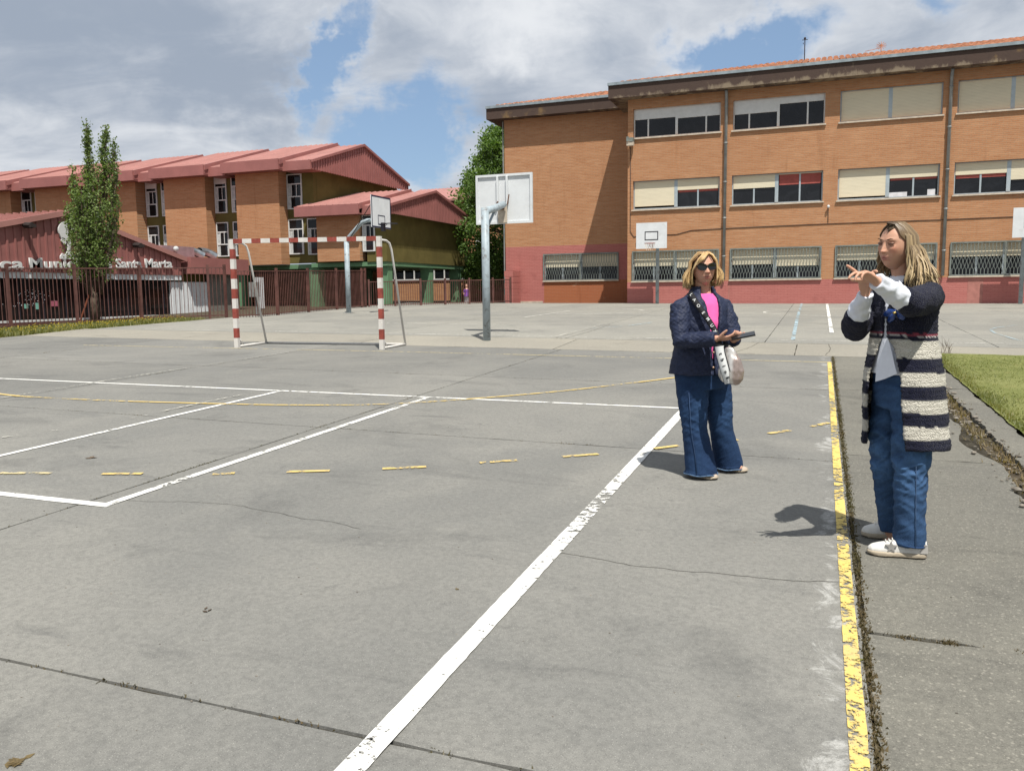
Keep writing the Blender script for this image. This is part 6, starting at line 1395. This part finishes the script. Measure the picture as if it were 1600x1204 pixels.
# jacket body, open at the front
rb = [(1.505, cb.x, cb.y, .085, .078), (1.475, cb.x, cb.y, .095, .085), (1.455, cb.x, cb.y, .130, .100), (1.42, cb.x, cb.y, .172, .120), (1.37, cb.x, cb.y, .188, .140), (1.26, cb.x - .005, cb.y, .190, .165), (1.14, cb.x - .005, cb.y, .188, .160), (1.04, cb.x - .005, cb.y, .205, .172), (.95, cb.x - .005, cb.y, .225, .188), (.91, cb.x - .005, cb.y, .232, .194)]
oj1 = lambda z: rad(np.interp(z, [.90, 1.10, 1.16, 1.30, 1.42, 1.50], [2.5, 3, 12, 19, 25, 44])); oj0 = lambda z: -rad(np.interp(z, [.90, 1.10, 1.16, 1.30, 1.42, 1.50], [2, 2, 4, 8, 16, 44]))
me = coat(rb, l2, f2, oj0, oj1, 90, .016); c = getco(me); n = normals(me)
qu = .0045 * (np.abs(np.sin((c @ np.array(l2) + c[:, 2] * 1.0) * 52)) ** .5 * np.abs(np.sin((c @ np.array(l2) - c[:, 2] * 1.0) * 52)) ** .5); setco(me, c + n * (qu + .007 * nzv(c, (9, 9, 5), 8) + .004 * nzv(c, (24, 24, 12), 1))[:, None])
jk = put('quilted_jacket', me, QUILT, B)
def qsleeve(pts, rr, seed):
    sb = MB(); sb.tube(pts, rr, 18); me = to_mesh(sb, .0055, 3, .6); c = getco(me); g_ = c @ np.array((.8, .5, 0)); q_ = .005 * np.abs(np.sin((g_ + c[:, 2]) * 52)) ** .5 * np.abs(np.sin((g_ - c[:, 2]) * 52)) ** .5
    setco(me, c + normals(me) * (q_ + .007 * nzv(c, (14, 14, 22), seed) + .003 * nzv(c, (40, 40, 60), seed + 1))[:, None]); put('jacket_sleeve', me, QUILT, B, par=jk)
qsleeve([Vector((-.875, 5.925, 1.405)), Rs2 + Vector((.0, 0, -.01)), Rs2.lerp(Re2, .5) + Vector((-.008, 0, 0)), Re2, Re2.lerp(Rw2, .35), Re2.lerp(Rw2, .7), Re2.lerp(Rw2, .94)], [.060, .078, .070, .066, .058, .052, .048], 3)
qsleeve([Vector((-.72, 6.06, 1.405)), Ls2 + Vector((0, 0, -.01)), Ls2.lerp(Le2, .5) + Vector((.006, 0, 0)), Le2, Le2.lerp(Lw2, .4), Le2.lerp(Lw2, .92)], [.058, .074, .068, .064, .056, .048], 6)
gold = flat('copper_snap', (.42, .28, .20), .35, .5, .7)
for th_, z in ((4.5, 1.07), (4.5, .965), (-34, 1.06)):
    e = MB(); q = cb + f2 * (.190 * math.cos(rad(-th_)) ) + l2 * (.2 * math.sin(rad(-th_))) + Vector((0, 0, z)); e.sphere(q, .009, .009, .009, 8, 6); build('snap_button', e, gold, jk, True)
col_ = coat([(1.525, cb.x, cb.y - .0, .080, .075), (1.505, cb.x, cb.y, .082, .078), (1.455, cb.x, cb.y, .100, .090)], l2, f2, lambda z: -rad(38), lambda z: rad(38), 40, .014); put('jacket_collar', col_, QUILT, B, par=jk)
# shoes
shoe(B, (-.845, 5.95), (-.652, 5.895), TAUPE, RUBBER, .95, 'shoe', h=.62, laces=False, sole=.022); shoe(B, (-.665, 6.205), (-.468, 6.185), TAUPE, RUBBER, .95, 'shoe', h=.62, laces=False, sole=.022)
# sunglasses
sg = MB(); 
for s_ in (-1, 1):
    pts_ = []
    for k in range(16):
        a = 2 * PI * k / 16; xx = .034 + .033 * math.cos(a) * (1.0); zz = .0185 + .024 * math.sin(a) * (1.0 if math.sin(a) > 0 else 1.05) + (.006 if math.cos(a) > .3 and math.sin(a) > 0 else 0)
        pts_.append(TB(xx * s_, -.094 + .45 * max(0, xx - .02) ** 1.2 * 1.2, zz))
    v_ = hdB[3] @ Vector((0, .006, 0)); sg.prism(pts_[::s_], tuple(v_))
    sg.tube([TB(.062 * s_, -.078, .028), TB(.078 * s_, -.03, .026), TB(.080 * s_, .02, .020)], .0040, 6)
sg.tube([TB(-.012, -.096, .024), TB(0, -.098, .026), TB(.012, -.096, .024)], .004, 6)
build('sunglasses', sg, flat('black_acetate', (.008, .008, .008), .12, .6), B)
# hair: layered blonde bob with a side fringe
random.seed(5); P_ = []; dk, md, bl = (.20, .115, .050), (.46, .29, .125), (.74, .55, .28)
def skB_(az, el, k=1.0): return TB(.079 * k * math.cos(el) * math.sin(az), .100 * k * -math.cos(el) * math.cos(az) + .004, .117 * k * math.sin(el) + .004)
def lockB(side, x0, y0, az, length, out, r, ca, cb_, flick=.02, lift=1.10):
    pts_ = [TB(x0, y0, .118 - .9 * max(0, abs(y0) - .03) ** 1.3)]
    for k in range(1, 5): u = k / 4; tgt = skB_(side * az, rad(78 - 74 * u), lift + .06 * u); pts_.append(pts_[0].lerp(tgt, .4 + .6 * u) if k < 3 else tgt)
    q = pts_[-1]; base = hdB[3] @ Vector((math.sin(side * az), -math.cos(az), 0)); base.normalize(); w = random.uniform(-.012, .012)
    for k in range(1, 5):
        u = k / 4; pts_.append(q + Vector((0, 0, -length * u)) + base * (out * math.sin(u * 2.6) + flick * max(0, u - .6) * 2) + Vector((w * u, w * u, 0)))
    P_.append((pts_, r, ca, cb_))
for _ in range(520):
    s_ = random.choice((-1, 1)); az = rad(random.uniform(80, 180)); v = random.random(); y0 = np.interp(az, [rad(80), rad(180)], [-.06, .07]) + random.gauss(0, .01)
    L = np.interp(az, [rad(80), rad(180)], [.115, .150]) * random.uniform(.85, 1.15)
    lockB(s_, random.uniform(-.012, .02), y0, az, L, random.uniform(.004, .038), random.uniform(.003, .0075), tuple(np.array(dk) * (1 - v) + np.array(md) * v), tuple(np.array(md) * (1 - v) + np.array(bl) * v), random.uniform(-.03, .03), random.uniform(1.10, 1.24))
for _ in range(60):   # fringe swept across from her left parting to her right temple
    v = random.random(); x0 = random.uniform(-.005, .035); e_ = random.uniform(0, 1)
    pts_ = [TB(x0, -.035 + .02 * e_, .122), TB(x0 - .025, -.080, .105), TB(x0 - .055, -.098 + .01 * e_, .070 + .01 * e_), TB(-.072, -.078 + .02 * e_, .038 + .012 * e_), TB(-.088, -.045 + .02 * e_, .0), TB(-.092, -.035 + .03 * e_, -.05), TB(-.086 - .01 * e_, -.03 + .03 * e_, -.10)]
    P_.append((pts_, random.uniform(.0035, .0075), tuple(np.array(md) * (.8 + .4 * v)), tuple(np.array(bl) * (.75 + .4 * v))))
for _ in range(24):
    v = random.random(); e_ = random.random(); pts_ = [TB(.015, -.04 + .02 * e_, .122), TB(.045, -.078, .098), TB(.072, -.070 + .01 * e_, .055), TB(.086, -.040 + .02 * e_, .0), TB(.088, -.032 + .02 * e_, -.05), TB(.080, -.035 + .03 * e_, -.105)]
    P_.append((pts_, random.uniform(.005, .008), tuple(np.array(md) * (.8 + .4 * v)), tuple(np.array(bl) * (.7 + .4 * v))))
mb_, C_ = locks(P_, 1, 'hair', B); i0 = len(mb_.v)
for v in vs: mb_.v.append(tuple(TB(v.x * .086, v.y * .108 + .003, v.z * .126 + .004) if v.z > -.25 else TB(v.x * .076, abs(v.y) * .07 + .02, v.z * .117)))
for q in fs:
    if keep(q): mb_.f.append(tuple(i + i0 for i in q)); mb_.m.append(0)
C_ += [np.array(dk)] * len(vs); me = mb_.mesh('hair', OFF[B.name]); colattr(me, np.array(C_)); link('hair', me, HAIR, B, True)
# phone
ph = empty('phone', (-.54, 5.70, 1.20), 'black phone held flat in both hands by the woman in the quilted jacket', 'phone')
e = MB(); p0 = Vector((-.565, 5.735, 1.193)); u_ = Vector((.155, -.03, .034)); v_ = Vector((.012, -.070, -.022)); w_ = u_.cross(v_).normalized() * .008
e.prism([p0, p0 + u_, p0 + u_ + v_, p0 + v_], tuple(w_)); build('case', e, flat('black_case', (.012, .012, .013), .35, .5), ph)
n_ = w_.normalized(); n_ = n_ if n_.z > 0 else -n_; top_ = p0 if w_.z < 0 else p0 + w_; e = MB(); q0 = top_ + n_ * .0006 + u_ * .03 + v_ * .05
e.prism([q0, q0 + u_ * .94, q0 + u_ * .94 + v_ * .9, q0 + v_ * .9], tuple(n_ * .0008)); build('screen', e, flat('phone_screen', (.02, .022, .026), .08, .6), ph)
# hand bag with a wide printed strap
bag = empty('handbag', (-.56, 5.70, .86), 'shiny silver and taupe slouchy handbag with white strap printed think', 'handbag')
sb = MB(); bc = Vector((-.560, 5.705, 0))
ax = Vector((.93, -.36, 0)); sb.tube([bc + Vector((-.012, 0, 1.115)), bc + Vector((-.008, 0, 1.08)), bc + Vector((0, 0, 1.03)), bc + Vector((.006, 0, .96)), bc + Vector((.004, 0, .91)), bc + Vector((-.002, 0, .878)), bc + Vector((-.004, 0, .868))], [.028, .045, .070, .092, .090, .066, .03], 20, side=ax, r2=[.02, .032, .045, .055, .052, .036, .015])
me = to_mesh(sb, .005, 3, .6); c = getco(me); setco(me, c + normals(me) * (.006 * nzv(c, (22, 22, 9), 1) + .003 * nzv(c, (60, 60, 30), 2))[:, None])
def bagmat():
    m, t, b = mat('metallic_bag', .32, .5, .55); P = t.pos(); x = t.math('ADD', t.math('MULTIPLY', t.sep(P)[0], .93), t.math('MULTIPLY', t.sep(P)[1], -.36))
    n = t.noise(t.scale(P, (1, 1, .4)), 30, 4, .6); u = t.math('ADD', x, t.math('MULTIPLY', n, .02)); k = t.ramp(u, -2.535, -2.515); c = t.mix(k, (.60, .58, .55), (.36, .29, .26)); t.put(b.inputs['Base Color'], c); return m
bb_ = put('bag_body', me, bagmat(), bag)
# printed band lying over the front of the bag
def band(pts, w, th, m, name, par, nrm):
    mb = MB(); nrm = Vector(nrm); P3 = [Vector(p) for p in pts]
    for k, p_ in enumerate(P3):
        d_ = (P3[min(k + 1, len(P3) - 1)] - P3[max(k - 1, 0)]).normalized(); s_ = d_.cross(nrm).normalized(); nn = s_.cross(d_).normalized()
        mb.v += [tuple(p_ + s_ * w / 2), tuple(p_ - s_ * w / 2), tuple(p_ - s_ * w / 2 - nn * th), tuple(p_ + s_ * w / 2 - nn * th)]
    for k in range(len(P3) - 1):
        for j in range(4): a = 4 * k + j; b = 4 * k + (j + 1) % 4; mb.f.append((a, b, b + 4, a + 4)); mb.m.append(0)
    return build(name, mb, m, par, True)
WB = flat('white_webbing', (.66, .68, .68), .7, .2, var=.05); BB = flat('black_webbing', (.015, .015, .018), .7, .2)
camd = Vector((.12, -.99, 0)); bp = [(-.630, 5.665, 1.125), (-.622, 5.660, 1.08), (-.607, 5.652, 1.03), (-.590, 5.645, .97), (-.573, 5.648, .92), (-.562, 5.66, .878)]
bn = band(bp, .058, .004, WB, 'printed_band', bag, camd)
for s_ in (-1, 1): band([Vector(p) + Vector((s_ * .030, -.001, .003 * s_)) for p in bp], .004, .005, BB, 'band_edge', bn, camd)
def letters(txt, pts, size, m, par, nrm, upd, name='strap_letter'):
    "one flat letter per point, standing on the band"
    for ch, p_, dd in zip(txt, pts, upd):
        cu = bpy.data.curves.new('l', 'FONT'); cu.body = ch; cu.size = size; cu.extrude = .0008; cu.offset = size * .015; cu.align_x = 'CENTER'; cu.align_y = 'CENTER'
        o = bpy.data.objects.new('tmp', cu); C.objects.link(o); dg = bpy.context.evaluated_depsgraph_get(); me = bpy.data.meshes.new_from_object(o.evaluated_get(dg)); bpy.data.objects.remove(o)
        n_ = Vector(nrm).normalized(); u_ = (Vector(dd) - n_ * n_.dot(Vector(dd))).normalized(); r_ = u_.cross(n_); c_ = getco(me)
        setco(me, c_[:, :1] * np.array(r_) + c_[:, 1:2] * np.array(u_) + c_[:, 2:] * np.array(n_) + np.array(Vector(p_)) - np.array(OFF[par.name])); link(name, me, m, par)
zs_ = [1.075, 1.035, .995, .955, .915]; px2 = [np.interp(z, [q[2] for q in bp][::-1], [q[0] for q in bp][::-1]) for z in zs_]; py2 = [np.interp(z, [q[2] for q in bp][::-1], [q[1] for q in bp][::-1]) - .0035 for z in zs_]
letters('think', list(zip(px2, py2, zs_)), .036, BB, bn, camd, [(.85, 0, .35)] * 5)
# cross body strap, black with white letters
sp = [(-.868, 5.895, 1.485), (-.850, 5.855, 1.470), (-.815, 5.822, 1.420), (-.770, 5.805, 1.360), (-.725, 5.795, 1.300), (-.685, 5.780, 1.240), (-.655, 5.735, 1.190), (-.636, 5.69, 1.145), (-.628, 5.67, 1.10)]
st_ = band(sp, .040, .004, BB, 'shoulder_strap', bag, camd + Vector((0, 0, .3)))
fr = lambda u: [float(np.interp(u, np.linspace(0, 1, len(sp)), [q[k] for q in sp])) for k in range(3)]
us = [.13, .22, .31, .41, .50, .59, .68, .77]; letters('LAOEMUXI', [tuple(Vector(fr(u)) + (camd + Vector((0, 0, .3))).normalized() * .0045) for u in us], .030, WB, st_, camd + Vector((0, 0, .3)), [(.75, 0, .65)] * 8)
# ----------------------------------------------------------------- small figure beyond the fence
kx, ky = -14.9, 34.2; gK = gp(kx, ky); K = empty('person', (kx, ky, gK), 'small child in purple behind the low maroon fence', 'person'); mb = MB()
mb.sphere((kx, ky, gK + .80), .075, .085, .095, 14, 10); mb.tube([(kx, ky, gK + .74), (kx, ky, gK + .66), (kx, ky, gK + .5), (kx, ky, gK + .38)], [.04, .10, .09, .10], 12)
for s_ in (-1, 1): mb.tube([(kx + .05 * s_, ky, gK + .40), (kx + .055 * s_, ky, gK + .2), (kx + .06 * s_, ky, gK + .03)], [.055, .045, .03], 8); mb.tube([(kx + .09 * s_, ky, gK + .64), (kx + .13 * s_, ky - .02, gK + .5), (kx + .12 * s_, ky - .08, gK + .40)], [.03, .026, .02], 8)
me = to_mesh(mb, .012, 2); colattr(me, (.45, .25, .18)); put('body', me, SKIN, K)
mb = MB(); mb.tube([(kx, ky, gK + .69), (kx, ky, gK + .64), (kx, ky, gK + .5), (kx, ky, gK + .34)], [.05, .12, .105, .125], 12)
for s_ in (-1, 1): mb.tube([(kx + .08 * s_, ky, gK + .65), (kx + .135 * s_, ky - .02, gK + .52)], [.042, .036], 8)
put('purple_top', to_mesh(mb, .012, 2), flat('purple_cloth', (.22, .08, .38), .8), K)
mb = MB()
for s_ in (-1, 1): mb.tube([(kx + .05 * s_, ky, gK + .38), (kx + .06 * s_, ky, gK + .02)], [.065, .05], 8)
put('leggings', to_mesh(mb, .012, 2), flat('pale_leggings', (.5, .48, .5), .8), K)
mb = MB(); mb.sphere((kx, ky + .02, gK + .825), .085, .09, .09, 12, 8); put('hair', to_mesh(mb, .012, 2), flat('brown_hair', (.09, .05, .03), .7), K)
